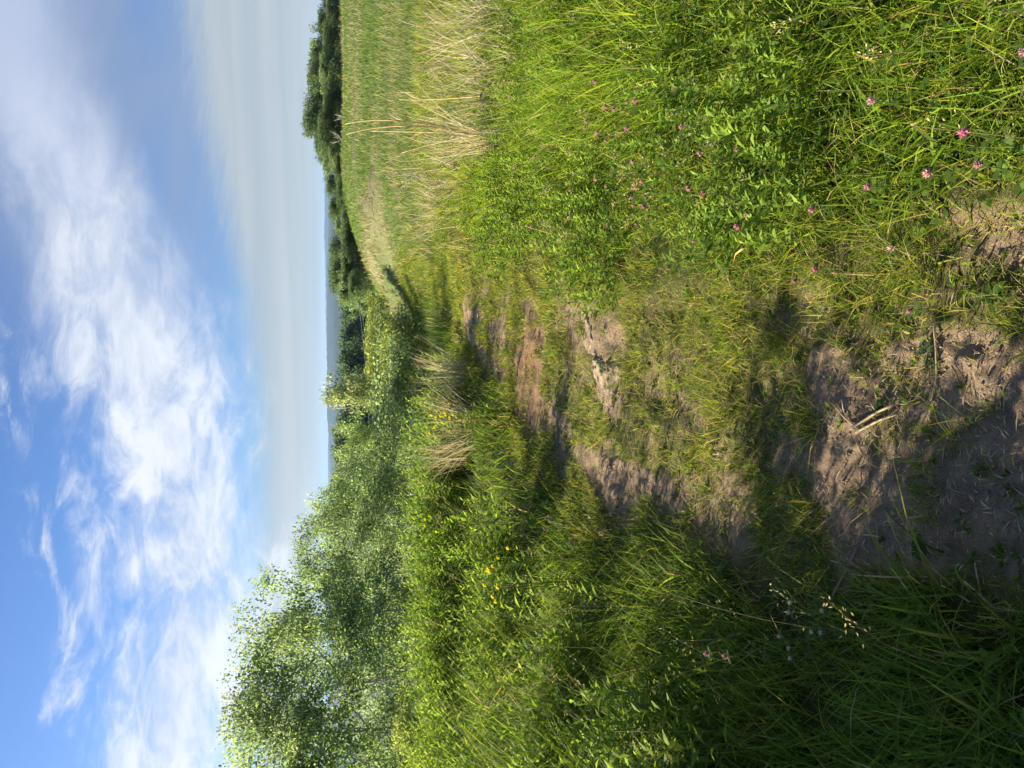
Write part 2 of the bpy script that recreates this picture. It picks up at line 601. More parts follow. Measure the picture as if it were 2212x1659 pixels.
def build_ground():
    rr = [0.0, .35, .7]
    r = .9
    while r < 9: rr.append(r); r *= 1.012
    while r < 70: rr.append(r); r *= 1.022
    while r < 14000: rr.append(r); r *= 1.06
    rr = np.array(rr)
    aa = np.concatenate([np.arange(-180, -60, 3.0), np.arange(-60, -34, 1.0), np.arange(-34, 34, .22), np.arange(34, 60, 1.0), np.arange(60, 180, 3.0)])
    th = np.radians(aa)
    RR, TT = np.meshgrid(rr[1:], th, indexing='ij')
    X = RR * np.sin(TT); Y = RR * np.cos(TT)
    Z = H(X, Y)
    bare, tm = veg_zones(X, Y)
    Z = Z + bare * (1 - sstep(6, 10, RR)) * ((fbm(X, Y, 30, 3, 14) - .5) * .018)
    # soil and turf colours
    n = fbm(X, Y, 1.3, 4, 15)[..., None]; n2 = fbm(X, Y, 9, 3, 16)[..., None]
    soil = np.array([.42, .305, .200]) * (.72 + .5 * n) * (.85 + .3 * n2)
    red = np.exp(-(((X - .15) / .7) ** 2 + ((Y - 6.5) / .9) ** 2))[..., None]
    soil = soil * (1 - .7 * red) + np.array([.25, .13, .065]) * .7 * red
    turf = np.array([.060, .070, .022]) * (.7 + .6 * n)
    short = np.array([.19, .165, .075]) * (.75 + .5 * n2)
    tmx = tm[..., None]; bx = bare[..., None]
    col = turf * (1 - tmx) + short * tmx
    # the field beyond: green with straw-coloured drifts
    far = sstep(11, 22, RR)[..., None]
    drift = sstep(.48, .66, fbm(X * .6, Y * 1.0, .22, 4, 17))[..., None]
    fieldc = (np.array([.12, .17, .050]) * (1 - drift) + np.array([.20, .205, .10]) * drift) * (.75 + .5 * fbm(X, Y, .9, 4, 18)[..., None])
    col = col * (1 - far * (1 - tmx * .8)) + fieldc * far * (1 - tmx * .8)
    d2, _ = dist_poly(X, Y, T2)
    pale = ((1 - sstep(.7, 2.6, d2)) * (1 - sstep(6.5, 9, X)))[..., None]
    col = col * (1 - pale * .8) + np.array([.34, .28, .18]) * pale * .8
    col = col * (1 - bx) + soil * bx
    wood = sstep(95, 160, RR)[..., None]
    col = col * (1 - wood) + np.array([.035, .055, .02]) * wood
    nv = len(th)
    V = np.stack([X, Y, Z], -1).reshape(-1, 3)
    V = np.concatenate([V, [[0, 0, float(H(0, 0))]]])
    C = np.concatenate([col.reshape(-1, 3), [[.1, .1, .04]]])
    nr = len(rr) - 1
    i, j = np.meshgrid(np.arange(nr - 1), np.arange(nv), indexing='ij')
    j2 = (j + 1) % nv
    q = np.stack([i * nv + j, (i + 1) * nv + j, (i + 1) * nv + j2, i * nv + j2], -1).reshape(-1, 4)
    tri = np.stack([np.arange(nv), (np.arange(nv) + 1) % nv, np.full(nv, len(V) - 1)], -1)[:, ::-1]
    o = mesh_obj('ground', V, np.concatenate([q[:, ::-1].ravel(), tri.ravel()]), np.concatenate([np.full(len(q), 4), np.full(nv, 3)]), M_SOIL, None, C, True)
    tag(o, 'sloping meadow ground with a bare earth trail through it', kind='structure')


build_ground()

# ------------------------------------------------------------------ grass (uncountable): scattered over the visible wedge and a margin


def wedge(n, y0, y1, power, left=1.4, right=1.4, k=.60):
    """random ground points; density falls as 1/distance**power"""
    e = 2 - power
    u = rng.random(n)
    # density in y proportional to y**(-power) * width(y); sampled by rejection-free inverse of y**(1-power)
    if abs(e) < 1e-6:
        y = y0 * (y1 / y0) ** u
    else:
        y = (y0 ** e + u * (y1 ** e - y0 ** e)) ** (1 / e)
    x = (rng.random(n) * 2 - 1)
    x = np.where(x < 0, x * (k * y + left), x * (k * y + right))
    return x, y


def lerp(a, b, t):
    return a + (b - a) * t


def colour_mix(n, *pal, var=.22):
    """random mixes from a palette of (weight, rgb)"""
    wts = np.array([p[0] for p in pal], float); cols = np.array([p[1] for p in pal], float)
    idx = rng.choice(len(pal), n, p=wts / wts.sum())
    return cols[idx] * (1 + (rng.random((n, 1)) - .5) * 2 * var) * (1 + (rng.random((n, 3)) - .5) * .12)


G_DEEP = (.075, .145, .018); G_MID = (.155, .255, .024); G_LIME = (.250, .370, .042); G_YEL = (.36, .34, .065); STRAW = (.50, .40, .22); G_BLUE = (.065, .125, .045)


def bank_rows(x, y):
    yy = y + .10 * x + 1.3 * (fbm(x, y, .6, 3, 27) - .5)
    g = lambda c, w: np.exp(-((yy - c) / w) ** 2)
    S = np.clip(g(4.1, .55) + g(6.1, .5) + g(9.2, .95), 0, 1)
    S = np.where(yy < 3.1, np.maximum(S, .62), S)
    inner = sstep(.25, .9, left_edge(y) - x)
    return 1 - inner * (1 - (.22 + .95 * S))


def zone_left(x, y):
    return sstep(.02, .28, left_edge(y) - x + 1.0 * (fbm(x, y, 2.0, 4, 21) - .5))


def zone_right(x, y):
    return sstep(.0, .35, x - right_edge(y) + 1.5 * (fbm(x, y, 1.5, 4, 22) - .47))


def grass_left():
    g = Geo()
    N = 150000
    x, y = wedge(N, 1.05, 13.5, 1.35, left=2.2, right=.3)
    zl = zone_left(x, y)
    keep = rng.random(N) < zl * (.45 + .75 * fbm(x, y, 1.6, 3, 23)) * lerp(1, .62, sstep(4.0, 6.0, y))
    x, y, zl = x[keep], y[keep], zl[keep]; n = len(x)
    deep = sstep(0, 1.6, left_edge(y) - x)
    tuss = fbm(x, y, 1.1, 3, 24)
    h = (.16 + .40 * deep) * (.55 + .9 * tuss) * (.6 + .6 * rng.random(n))
    h *= bank_rows(x, y) * 1.08
    r = np.hypot(x, y)
    w = np.maximum(.0045 + .004 * rng.random(n), .0013 * r)
    wide = rng.random(n) < .10
    w = np.where(wide, w * 1.9, w)
    az = rng.random(n) * 2 * np.pi
    # blades droop mostly towards the trail, in tufts
    flow = fbm(x, y, .8, 2, 25) * 6 - 1.5
    la = flow + rng.normal(0, 1.1, n)
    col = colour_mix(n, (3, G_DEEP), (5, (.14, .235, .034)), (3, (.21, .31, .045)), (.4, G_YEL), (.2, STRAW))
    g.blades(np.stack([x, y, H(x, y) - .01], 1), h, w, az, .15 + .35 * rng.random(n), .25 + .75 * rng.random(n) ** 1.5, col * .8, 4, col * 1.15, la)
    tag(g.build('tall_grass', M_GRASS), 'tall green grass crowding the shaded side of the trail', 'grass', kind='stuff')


def grass_right():
    g = Geo()
    N = 190000
    x, y = wedge(N, 1.0, 13.5, 1.3, left=.3, right=2.0)
    zr = zone_right(x, y)
    keep = rng.random(N) < zr * (.40 + .8 * fbm(x, y, 1.4, 3, 31))
    x, y, zr = x[keep], y[keep], zr[keep]; n = len(x)
    deep = sstep(0, 1.3, x - right_edge(y))
    tuss = fbm(x, y, 1.3, 3, 32)
    h = (.055 + .23 * deep) * (.35 + 1.3 * tuss) * (.5 + .75 * rng.random(n))
    r = np.hypot(x, y)
    w = np.maximum(.0035 + .004 * rng.random(n), .0010 * r)
    w = np.where(rng.random(n) < .07, w * 2.0, w)
    az = rng.random(n) * 2 * np.pi
    la = fbm(x, y, 2.2, 2, 33) * 7 + rng.normal(0, 1.3, n)
    dry = sstep(7, 11, y)
    col = colour_mix(n, (2.2, G_DEEP), (4, G_MID), (9, G_LIME), (1.5, G_YEL), (.6, STRAW))
    pale = colour_mix(n, (2, (.13, .17, .05)), (1, G_YEL), (1, STRAW))
    col = np.where((rng.random(n) < dry * .55)[:, None], pale, col * 1.17)
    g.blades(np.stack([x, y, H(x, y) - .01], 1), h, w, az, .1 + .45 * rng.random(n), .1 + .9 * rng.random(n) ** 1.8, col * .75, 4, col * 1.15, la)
    tag(g.build('meadow_grass', M_GRASS), 'lush sunlit meadow grass on the sunny side of the trail', 'grass', kind='stuff')


def grass_trail():
    g = Geo()
    N = 340000
    x, y = wedge(N, 1.0, 30, 1.45, left=.0, right=.0, k=.45)
    x = left_edge(y) - .35 + rng.random(N) * (right_edge(y) - left_edge(y) + 1.05)
    bare, tm = veg_zones(x, y)
    clump = fbm(x * 1.3, y * .7, 5, 4, 41)
    keep = rng.random(N) < np.clip((1 - bare) ** 1.5 * (.30 + 1.3 * sstep(.38, .60, clump)), 0.025 + .55 * sstep(.60, .67, fbm(x, y, 8, 3, 43)), 1) * (1 - .8 * np.maximum(zone_right(x, y), zone_left(x, y)))
    x, y, bare = x[keep], y[keep], bare[keep]; n = len(x)
    tuft = sstep(.60, .68, fbm(x, y, 8, 3, 43))
    h = (.020 + .050 * rng.random(n) ** 1.5) * (.5 + 1.1 * fbm(x, y, 4, 3, 42)) * (1 - .4 * bare) * (1 + .9 * tuft)
    r = np.hypot(x, y)
    w = np.maximum(.0025 + .0018 * rng.random(n), .00085 * r)
    col = colour_mix(n, (2.4, G_DEEP), (4.5, G_MID), (4, (.24, .31, .045)), (1.7, G_YEL), (2.3, STRAW))
    az = rng.random(n) * 2 * np.pi
    g.blades(np.stack([x, y, H(x, y) - .004], 1), h, w, az, rng.random(n) * .9, rng.random(n) * .9, col * .85, 2, col * 1.1, rng.random(n) * 6.28)
    tag(g.build('trail_grass', M_GRASS), 'short worn yellow green grass growing on the trail', 'grass', kind='stuff')


def grass_field():
    g = Geo()
    N = 165000
    x, y = wedge(N, 11.5, 80, 1.95, left=4, right=4, k=.58)
    bare, tm = veg_zones(x, y)
    d2, s2 = dist_poly(x, y, T2)
    hid = (x < .5 - .10 * (y - 14)) & (y > 24)
    keep = (rng.random(N) > tm * .92) & ~hid & ~((d2 < .75) & (rng.random(N) < .9))
    x, y, d2 = x[keep], y[keep], d2[keep]; n = len(x)
    drift = sstep(.46, .64, fbm(x * .6, y * 1.0, .22, 4, 17))
    left = sstep(1.5, -1.5, x - left_edge(y))
    bank = np.exp(-((d2 - 1.9) / .9) ** 2)
    dryp = np.clip(drift * .12 + .04 + bank * .8 * (1 - sstep(6, 8.5, x)) - left * .35, .03, .85)
    dry = rng.random(n) < dryp
    h = np.where(dry, .30, .17) * (.5 + .8 * rng.random(n)) * (.6 + .7 * fbm(x, y, .7, 3, 44)) + left * .25 * rng.random(n) * (y < 22)
    w = np.maximum(.009, .0009 * y) * (.7 + .6 * rng.random(n))
    cg = colour_mix(n, (3, (.125, .205, .042)), (2, (.09, .155, .035)), (2, (.18, .25, .06)))
    cd = colour_mix(n, (3, (.40, .355, .24)), (2, (.32, .30, .20)))
    col = np.where(dry[:, None], cd, cg)
    az = rng.random(n) * np.pi * 2
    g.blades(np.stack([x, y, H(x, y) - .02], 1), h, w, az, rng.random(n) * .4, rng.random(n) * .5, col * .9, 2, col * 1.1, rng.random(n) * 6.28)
    tag(g.build('field_grass', M_GRASS), 'pale green and straw coloured grass of the field beyond', 'grass', kind='stuff')


def undergrowth():
    g = Geo()
    N = 95000
    x, y = wedge(N, 1.0, 5.5, 1.6, left=1.8, right=1.8)
    zr = zone_right(x, y); zl = zone_left(x, y)
    k = rng.random(N) < np.maximum(zr, zl * .5) * (.5 + .6 * fbm(x, y, 3.0, 3, 36))
    x, y = x[k], y[k]; n = len(x)
    right = x > right_edge(y) - .2
    h = (.05 + .13 * rng.random(n) ** 1.4) * np.where(right, 1, 1.3)
    w = np.where(rng.random(n) < .12, .009, .0042) * (.7 + .7 * rng.random(n))
    col = colour_mix(n, (3, G_DEEP), (5, G_MID), (5, G_LIME), (1.2, G_YEL), (.9, STRAW))
    g.blades(np.stack([x, y, H(x, y) - .005], 1), h, w, rng.random(n) * 6.28, rng.random(n) * .9, rng.random(n) * 1.1, col * .8, 3, col * 1.1, rng.random(n) * 6.28)
    tag(g.build('undergrowth_grass', M_GRASS), 'short tangled grass between the taller blades near the trail', 'grass', kind='stuff')


grass_left(); undergrowth(); grass_right(); grass_trail(); grass_field()


def unit(v):
    return v / (np.linalg.norm(v, axis=-1, keepdims=True) + 1e-9)


def weeds():
    """leafy upright weeds (lance-shaped leaves up a stem) in the bank on the left and scattered in the meadow"""
    g = Geo()
    N = 17000
    x, y = wedge(N, 2.2, 12.5, 1.1, left=2.5, right=2)
    d = left_edge(y) - x
    patch = sstep(.36, .52, fbm(x, y, .6, 3, 51))
    br = bank_rows(x, y)
    pl = sstep(.30, .9, d) * (.25 + .75 * patch) * sstep(2.3, 4.2, y + .6 * (-x)) * sstep(.45, .8, br) * .95
    pr = zone_right(x, y) * sstep(.42, .56, fbm(x, y, .8, 3, 52)) * .6
    keep = rng.random(N) < np.where(d > 0, pl, pr)
    x, y, d = x[keep], y[keep], d[keep]; n = len(x)
    z = H(x, y)
    hh = np.where(d > 0, (.36 + .34 * rng.random(n)) * bank_rows(x, y), .14 + .16 * rng.random(n))
    lean = rng.normal(0, .12, (n, 2))
    for i in range(n):
        top = np.array([x[i] + lean[i, 0] * hh[i], y[i] + lean[i, 1] * hh[i], z[i] + hh[i]])
        base = np.array([x[i], y[i], z[i] - .01])
        k = int(16 + 12 * rng.random())
        t = np.linspace(.22, 1.0, k)
        p = base + (top - base) * t[:, None]
        ang = np.arange(k) * 2.4 + rng.random() * 6
        rise = lerp(.15, .95, t ** 2) + rng.normal(0, .1, k)
        dv = unit(np.stack([np.cos(ang), np.sin(ang), rise], 1))
        L = np.interp(t, [0, .6, 1], [.085, .095, .04]) * (.7 + .6 * rng.random(k)) * ((1 + .05 * max(0, y[i] - 4)) if d[i] > 0 else .62)
        base_c = np.array([(.125, .225, .036), (.175, .285, .042), (.24, .36, .055)][int(rng.integers(0, 3))])
        c = base_c * (.75 + .5 * rng.random((k, 1))) * lerp(.8, 1.2, t)[:, None]
        nr = np.tile([0, 0, 1.0], (k, 1)) + rng.normal(0, .25, (k, 3))
        g.leaves(p, dv, nr, L, L * .20 + .004, c, .10)
        g.blades(base[None], np.array([hh[i]]), np.array([.006]), np.array([rng.random() * 6]), np.array([.0]), np.array([.02]), np.array([[.09, .11, .04]]), 2)
    tag(g.build('leafy_weeds', M_GRASS), 'leafy upright weeds with lance shaped leaves in the grass', 'weeds', kind='stuff')


def clover_leaves():
    g = Geo()
    N = 26000
    x, y = wedge(N, 1.1, 8, 1.3, left=.6, right=1.4)
    pr = zone_right(x, y) * (.15 + sstep(.42, .58, fbm(x, y, 1.7, 3, 61)))
    pl = zone_left(x, y) * sstep(.55, .62, fbm(x, y, 1.7, 3, 62)) * .35
    keep = rng.random(N) < np.maximum(pr, pl)
    x, y = x[keep], y[keep]; n = len(x)
    deep = sstep(0, 1.0, x - right_edge(y))
    z = H(x, y) + .02 + (.05 + .16 * deep) * rng.random(n) ** .7
    tilt = rng.normal(0, .35, (n, 2))
    a0 = rng.random(n) * 6.28
    col = colour_mix(n, (3, (.075, .15, .022)), (3, (.115, .20, .028)), (2, (.16, .235, .035)))
    L = (.016 + .016 * rng.random(n)) * np.maximum(1, np.hypot(x, y) / 5)
    for k in range(3):
        a = a0 + k * 2.094
        dv = unit(np.stack([np.cos(a), np.sin(a), tilt[:, 0] * np.cos(a) + tilt[:, 1] * np.sin(a) + .15], 1))
        g.leaves(np.stack([x, y, z], 1), dv, np.tile([0, 0, 1.0], (n, 1)) + rng.normal(0, .15, (n, 3)), L, L * .78, col, .06)
    tag(g.build('clover_leaves', M_GRASS), 'three-part clover leaves spread through the meadow grass', 'clover leaves', kind='stuff')


def seed_heads():
    g = Geo()
    N = 2600
    x, y = wedge(N, 1.2, 12, 1.2, left=1.5, right=1.6)
    keep = rng.random(N) < np.maximum(zone_right(x, y) * sstep(.0, .5, x - right_edge(y)) * (.25 + sstep(.45, .6, fbm(x, y, 1.2, 2, 71))), zone_left(x, y) * .28)
    x, y = x[keep], y[keep]
    for xi, yi in zip(x, y):
        left = xi < left_edge(yi)
        h = (.45 + .3 * rng.random()) if left else (.20 + .16 * rng.random())
        z = float(H(xi, yi))
        a = rng.random() * 6.28; ln = .15 + .4 * rng.random()
        t = np.linspace(0, 1, 6)
        pts = np.stack([xi + np.cos(a) * h * ln * t ** 1.8, yi + np.sin(a) * h * ln * t ** 1.8, z + h * (t - .12 * t * t)], 1)
        c = np.array(STRAW if rng.random() < .35 else (.26, .27, .11)) * (.8 + .4 * rng.random())
        r0 = max(.0011, .00035 * yi)
        g.tube(pts, np.linspace(r0, r0 * .6, 6), c * .8, 3)
        k = 26
        tt = rng.uniform(.68, 1.0, k)
        pp = np.stack([np.interp(tt, t, pts[:, i]) for i in range(3)], 1)
        aa = rng.random(k) * 6.28; spread = (1.03 - tt) * .15 + .004
        dv = unit(np.stack([np.cos(aa), np.sin(aa), rng.uniform(.1, .9, k)], 1))
        pp = pp + dv * (spread * rng.random(k))[:, None]
        g.leaves(pp, dv, rng.normal(0, 1, (k, 3)), np.full(k, .010) + .0012 * yi, np.full(k, .0038) + .0005 * yi, np.tile(c, (k, 1)) * (.8 + .4 * rng.random((k, 1))), .05)
    tag(g.build('grass_seed_heads', M_STRAW), 'fine pale seed heads rising above the grass', 'seed heads', kind='stuff')


weeds(); clover_leaves(); seed_heads()

# ------------------------------------------------------------------ trees


def tree_meshes(kind, seed, hgt, width, nleaf, leaf, pal, bare=.12, trunk_r=.05, limbs=14, column=False, trunk_col=(.42, .40, .36), fill=1.0):
    """a tree standing at the origin: returns Empty with trunk and crown"""
    global rng
    keep_rng = rng; rng = np.random.default_rng(seed)
    root = empty(kind, (0, 0, 0))
    gt = Geo(); gc = Geo()
    n = 8
    t = np.linspace(0, 1, n)
    bend = rng.normal(0, .05 * hgt, 2)
    tp = np.stack([bend[0] * t ** 2 + rng.normal(0, .008 * hgt, n) * (t > 0), bend[1] * t ** 2 + rng.normal(0, .008 * hgt, n) * (t > 0), t * hgt * .94 - .15 * (t == 0)], 1)
    gt.tube(tp, np.linspace(trunk_r, trunk_r * .12, n), trunk_col, 7)
    centers = []; rad = []
    for i in range(limbs):
        f = bare + (1 - bare) * ((i + .5) / limbs) ** .9
        f = min(f + rng.normal(0, .02), .97)
        p0 = np.array([np.interp(f * .92, t, tp[:, k]) for k in range(3)])
        a = i * 2.4 + rng.normal(0, .4)
        if column:
            env = width * .5 * (.55 + .45 * math.sin(math.pi * min(1, f * .9 + .12))) * (1.1 - f * .75)
        else:
            env = width * .5 * math.sin(math.pi * min(.97, .18 + .80 * f)) ** .75
        L = env * (.75 + .45 * rng.random())
        up = .35 + .9 * rng.random() if not column else .8 + .8 * rng.random()
        s = np.linspace(0, 1, 5)
        d = np.array([math.cos(a), math.sin(a), 0])
        pts = p0 + d * (L * s)[:, None] + np.array([0, 0, 1]) * (L * up * s ** 1.5)[:, None] + rng.normal(0, .02 * L, (5, 3)) * s[:, None]
        pts[:, 2] = np.minimum(pts[:, 2], hgt * 1.0)
        gt.tube(pts, np.linspace(trunk_r * .5 * (1 - f * .5), trunk_r * .10, 5), trunk_col, 5)
        m = 5 if L > .25 * width else 3
        for q in np.linspace(.35, 1.05, m):
            c = p0 + (pts[-1] - p0) * q
            centers.append(c + rng.normal(0, .10 * width, 3) * np.array([1, 1, .7])); rad.append(width * (.085 + .07 * rng.random()))
        for q in range(2):                        # side twigs with leaf sprays of their own
            b = pts[2 + q]; e = b + rng.normal(0, .14 * width, 3) + np.array([0, 0, .05 * hgt])
            e[2] = min(e[2], hgt * .95)
            gt.tube(np.stack([b, (b + e) / 2 + rng.normal(0, .01 * width, 3), e]), np.array([trunk_r * .14, trunk_r * .10, trunk_r * .06]), trunk_col, 4)
            centers.append(e); rad.append(width * (.06 + .06 * rng.random()))
    centers.append(tp[-1]); rad.append(width * .07)
    centers.append(tp[-1] * np.array([1, 1, .93])); rad.append(width * .10)
    centers = np.array(centers); rad = np.array(rad) * fill
    wgt = rad ** 1.7; wgt /= wgt.sum()
    idx = rng.choice(len(centers), nleaf, p=wgt)
    off = unit(rng.normal(0, 1, (nleaf, 3))) * (rng.random(nleaf) ** .60)[:, None] * np.array([1, 1, .75])
    centers[:, 2] = np.minimum(centers[:, 2], hgt * .97 - rad * .6)
    P = centers[idx] + off * (rad[idx] * 1.2)[:, None]
    P[:, 2] = np.maximum(P[:, 2], .03 * hgt)
    L = leaf * (.5 + 1.0 * rng.random(nleaf) ** 1.3)
    dv = unit(off * .8 + rng.normal(0, .7, (nleaf, 3)) + np.array([0, 0, -.25]))
    nr = unit(off + rng.normal(0, .8, (nleaf, 3)) + np.array([0, 0, .8]))
    shade = .65 + .65 * rng.random(len(centers))
    col = colour_mix(nleaf, *pal, var=.2) * shade[idx][:, None]
    gc.leaves(P, dv, nr, L, L * .80, col, .08)
    gt.build('trunk', M_BARK, root); gc.build('crown', M_LEAF, root)
    rng = keep_rng
    return root


P_ASPEN = ((4, (.145, .215, .105)), (4, (.195, .275, .13)), (2, (.27, .35, .165)))
P_ASPEN2 = ((4, (.17, .24, .13)), (4, (.225, .305, .16)), (2, (.31, .385, .205)))
P_ASPEN3 = ((4, (.15, .235, .09)), (4, (.205, .295, .11)), (2, (.28, .37, .14)))
P_FAR = ((4, (.055, .095, .05)), (3, (.075, .125, .06)), (1, (.11, .17, .07)))
P_DARK = ((4, (.080, .130, .062)), (3, (.11, .17, .075)), (1, (.17, .235, .09)))
P_YELLOW = ((3, (.20, .255, .065)), (4, (.265, .315, .085)), (2, (.15, .205, .065)))
P_POP = ((3, (.24, .30, .15)), (4, (.33, .39, .20)), (2, (.42, .46, .26)))

ORD = ['first', 'second', 'third', 'fourth', 'fifth', 'sixth', 'seventh', 'eighth', 'ninth', 'tenth', 'eleventh', 'twelfth', 'thirteenth', 'fourteenth', 'fifteenth', 'sixteenth', 'seventeenth', 'eighteenth', 'nineteenth', 'twentieth']

PROTO = {}


def proto(key, *a, **k):
    if key not in PROTO:
        PROTO[key] = [tree_meshes(*a, **k), False, a[2], a[3]]
    return PROTO[key]


def defs():
    proto('aspen1', 'aspen_tree', 101, 5.0, 3.7, 14500, .070, P_ASPEN, trunk_r=.06, limbs=20, fill=.86)
    proto('aspen2', 'aspen_tree', 102, 5.0, 3.9, 14500, .070, P_ASPEN2, trunk_r=.06, limbs=20, fill=.86)
    proto('aspen3', 'aspen_tree', 103, 5.0, 3.5, 13500, .072, P_ASPEN3, trunk_r=.05, limbs=18, fill=.86)
    proto('pop', 'poplar_tree', 111, 6.0, 2.8, 9000, .12, P_POP, bare=.06, trunk_r=.06, limbs=30, column=True, trunk_col=(.5, .48, .42), fill=1.25)
    proto('shrub1', 'shrub', 121, 3.2, 3.6, 9000, .10, P_YELLOW, bare=.03, trunk_r=.04, limbs=15)
    proto('shrub2', 'shrub', 122, 3.0, 3.2, 8000, .10, P_ASPEN, bare=.03, trunk_r=.04, limbs=15)
    proto('wood1', 'woodland_tree', 131, 9.0, 8.6, 15000, .27, P_DARK, bare=.0, trunk_r=.16, limbs=26, fill=1.0)
    proto('wood2', 'woodland_tree', 132, 9.0, 8.2, 15000, .27, P_DARK, bare=.0, trunk_r=.16, limbs=26, fill=1.0)
    proto('wood3', 'woodland_tree', 133, 9.0, 7.2, 15000, .27, P_ASPEN, bare=.0, trunk_r=.14, limbs=24, fill=1.0)
    proto('far1', 'forest_tree', 141, 20.0, 12, 5000, .75, P_FAR, bare=.02, trunk_r=.3, limbs=22, fill=1.3)
    proto('far2', 'forest_tree', 142, 20.0, 11, 5000, .75, P_FAR, bare=.02, trunk_r=.3, limbs=22, fill=1.3)


defs()


def plant_tree(key, dx, dy, Y, label, cat, group, wide=1.0, rz=None, base=None):
    """stand a tree so that its top reaches the measured height at depth Y"""
    pr = PROTO[key]
    x, y, ztop = at_depth(dx, dy, Y)
    zb = float(H(x, y, False)) - .05 if base is None else base
    hgt = max(ztop - zb, .6)
    o = pr[0] if not pr[1] else copy_tree(pr[0])
    pr[1] = True
    s = hgt / pr[2] * (1.0 if 'shrub' in key else 1.06)
    o.location = (x, y, zb); o.scale = (s * wide, s * wide, s)
    o.rotation_euler = (0, 0, (dx * 1.7 + dy * .9) % 6.28 if rz is None else rz)
    tag(o, label, cat, group)
    return o


def all_trees():
    A = 'young aspens beyond the grassy brow'
    L = [
        ('aspen1', 530, 1612, 15.5, .85, 'tall backlit aspen sapling cut by the bottom edge of the picture'),
        ('aspen2', 505, 1492, 17.0, .78, 'tallest leafy aspen, its top highest of all against the sky'),
        ('aspen3', 570, 1365, 19.0, .72, 'broad aspen just above the tallest one in the picture'),
        ('aspen1', 645, 1255, 21.5, .72, 'aspen with a forked top and a bare twig poking into the sky'),
        ('aspen2', 678, 1168, 24.0, .72, 'rounded aspen with its top a little above the skyline'),
        ('aspen3', 700, 1102, 26.5, .70, 'slim aspen whose tip just clears the distant skyline'),
        ('aspen1', 726, 1048, 29.0, .72, 'aspen with its top below the skyline beside the slim one'),
        ('aspen2', 728, 1000, 34.0, .75, 'shaded aspen just below the far forest between slim aspen and poplar'),
        ('aspen3', 746, 948, 31.0, .75, 'low aspen clump next to the poplar by the pole'),
        ('aspen3', 705, 1330, 14.2, 1.2, 'low shaded aspen filling the gap under the broad aspen'),
        ('aspen1', 770, 1100, 20.0, 1.4, 'low bushy aspen at the brow under the slim aspen'),
    ]
    for k, dx, dy, Y, wd, lab in L:
        plant_tree(k, dx, dy, Y, lab, 'tree', A, wd)
    plant_tree('aspen3', 600, 1690, 15.0, 'aspen mostly outside the picture at its bottom edge', 'tree', A, 1.1)
    plant_tree('pop', 703, 850, 33, 'bright pale poplar standing in front of the utility pole', 'tree', None, .68)
    plant_tree('shrub2', 800, 880, 28, 'grey green shrub at the foot of the poplar', 'shrub', 'shrubs behind the brow', 1.3)
    for k, dx, dy, Y, wd, lab in [
        ('shrub1', 788, 762, 36, 1.5, 'large yellow green shrub with a rounded top beside the poplar'),
        ('shrub1', 790, 705, 40, 1.4, 'yellow green shrub at the far end of the trail'),
        ('shrub2', 812, 735, 30, 1.2, 'dark green shrub in front of the yellow green ones'),
        ('shrub1', 820, 790, 26, 1.3, 'low lime green shrub above the brow grass near the poplar'),
        ('shrub1', 840, 745, 30, 1.0, 'small lime green bush beside the far bend of the trail'),
        ('shrub2', 835, 830, 23, 1.5, 'low grey green bush just behind the brow grass'),
        ('shrub2', 796, 662, 46, 1.0, 'dark bush at the left end of the field ridge'),
        ('shrub1', 850, 1600, 12.0, 1.0, 'bright lime green bush under the aspens at the bottom edge'),
    ]:
        plant_tree(k, dx, dy, Y, lab, 'shrub', 'shrubs behind the brow', wd)
    RT = 'trees along the field ridge'
    for i, (k, dx, dy, Y, wd, lab) in enumerate([
        ('wood1', 697, -25, 80, 1.0, 'ridge tree cut by the top edge of the picture'),
        ('wood2', 690, 55, 82, .85, 'ridge tree next to the one at the top edge'),
        ('wood3', 674, 118, 84, .8, 'dark ridge tree third from the top edge'),
        ('wood1', 669, 172, 82, .8, 'rounded ridge tree just above the highest pair'),
        ('wood2', 686, 212, 78, .9, 'lower ridge tree in the dip before the tallest one'),
        ('wood1', 660, 265, 80, .85, 'tallest and roundest tree of the field ridge'),
        ('wood3', 676, 235, 86, 1.0, 'tall ridge tree half hidden behind the roundest one'),
        ('wood2', 684, 312, 80, .8, 'ridge tree stepping down from the roundest one'),
        ('wood3', 700, 352, 78, .8, 'ridge tree where the skyline first dips to the hills'),
        ('wood1', 708, 400, 78, .75, 'ridge tree in front of the near end of the hills'),
        ('wood2', 714, 448, 80, .75, 'broad dark ridge tree in front of the blue hills'),
        ('wood3', 726, 490, 76, .8, 'low ridge tree with a flat top before the hills'),
        ('wood2', 716, 540, 78, .7, 'ridge tree with a pointed crown near the conifer'),
        ('wood1', 716, 600, 72, .75, 'broad dark tree beside the conifer tip'),
        ('wood3', 734, 640, 66, .75, 'mid green tree at the low end of the ridge'),
        ('wood2', 756, 612, 60, .8, 'dark green tree in front at the low end of the ridge'),
    ]):
        plant_tree(k, dx, dy, Y, lab, 'tree', RT, wd, base=float(H(*at_depth(dx, dy, Y)[:2], False)) - .6)
    for i, (dx, dy, wd) in enumerate([(706, 20, 1.2), (700, 85, 1.2), (692, 145, 1.2), (700, 215, 1.3), (690, 285, 1.2), (712, 335, 1.2), (724, 375, 1.3), (728, 425, 1.3), (738, 470, 1.3), (738, 515, 1.3), (740, 565, 1.3)]):
        plant_tree(('wood1', 'wood2', 'wood3')[i % 3], dx, dy, 72 - i * .6, 'low dark tree at the ridge foot, %s of its row from the top edge' % ORD[i], 'tree', 'low trees at the ridge', wd * 1.25, base=float(H(*at_depth(dx, dy, 72 - i * .6)[:2], False)) - .5)
    FT = 'forest trees in the valley'
    ys = [640, 672, 700, 730, 757, 786, 815, 905, 930, 958, 985, 1012, 1040, 1068]
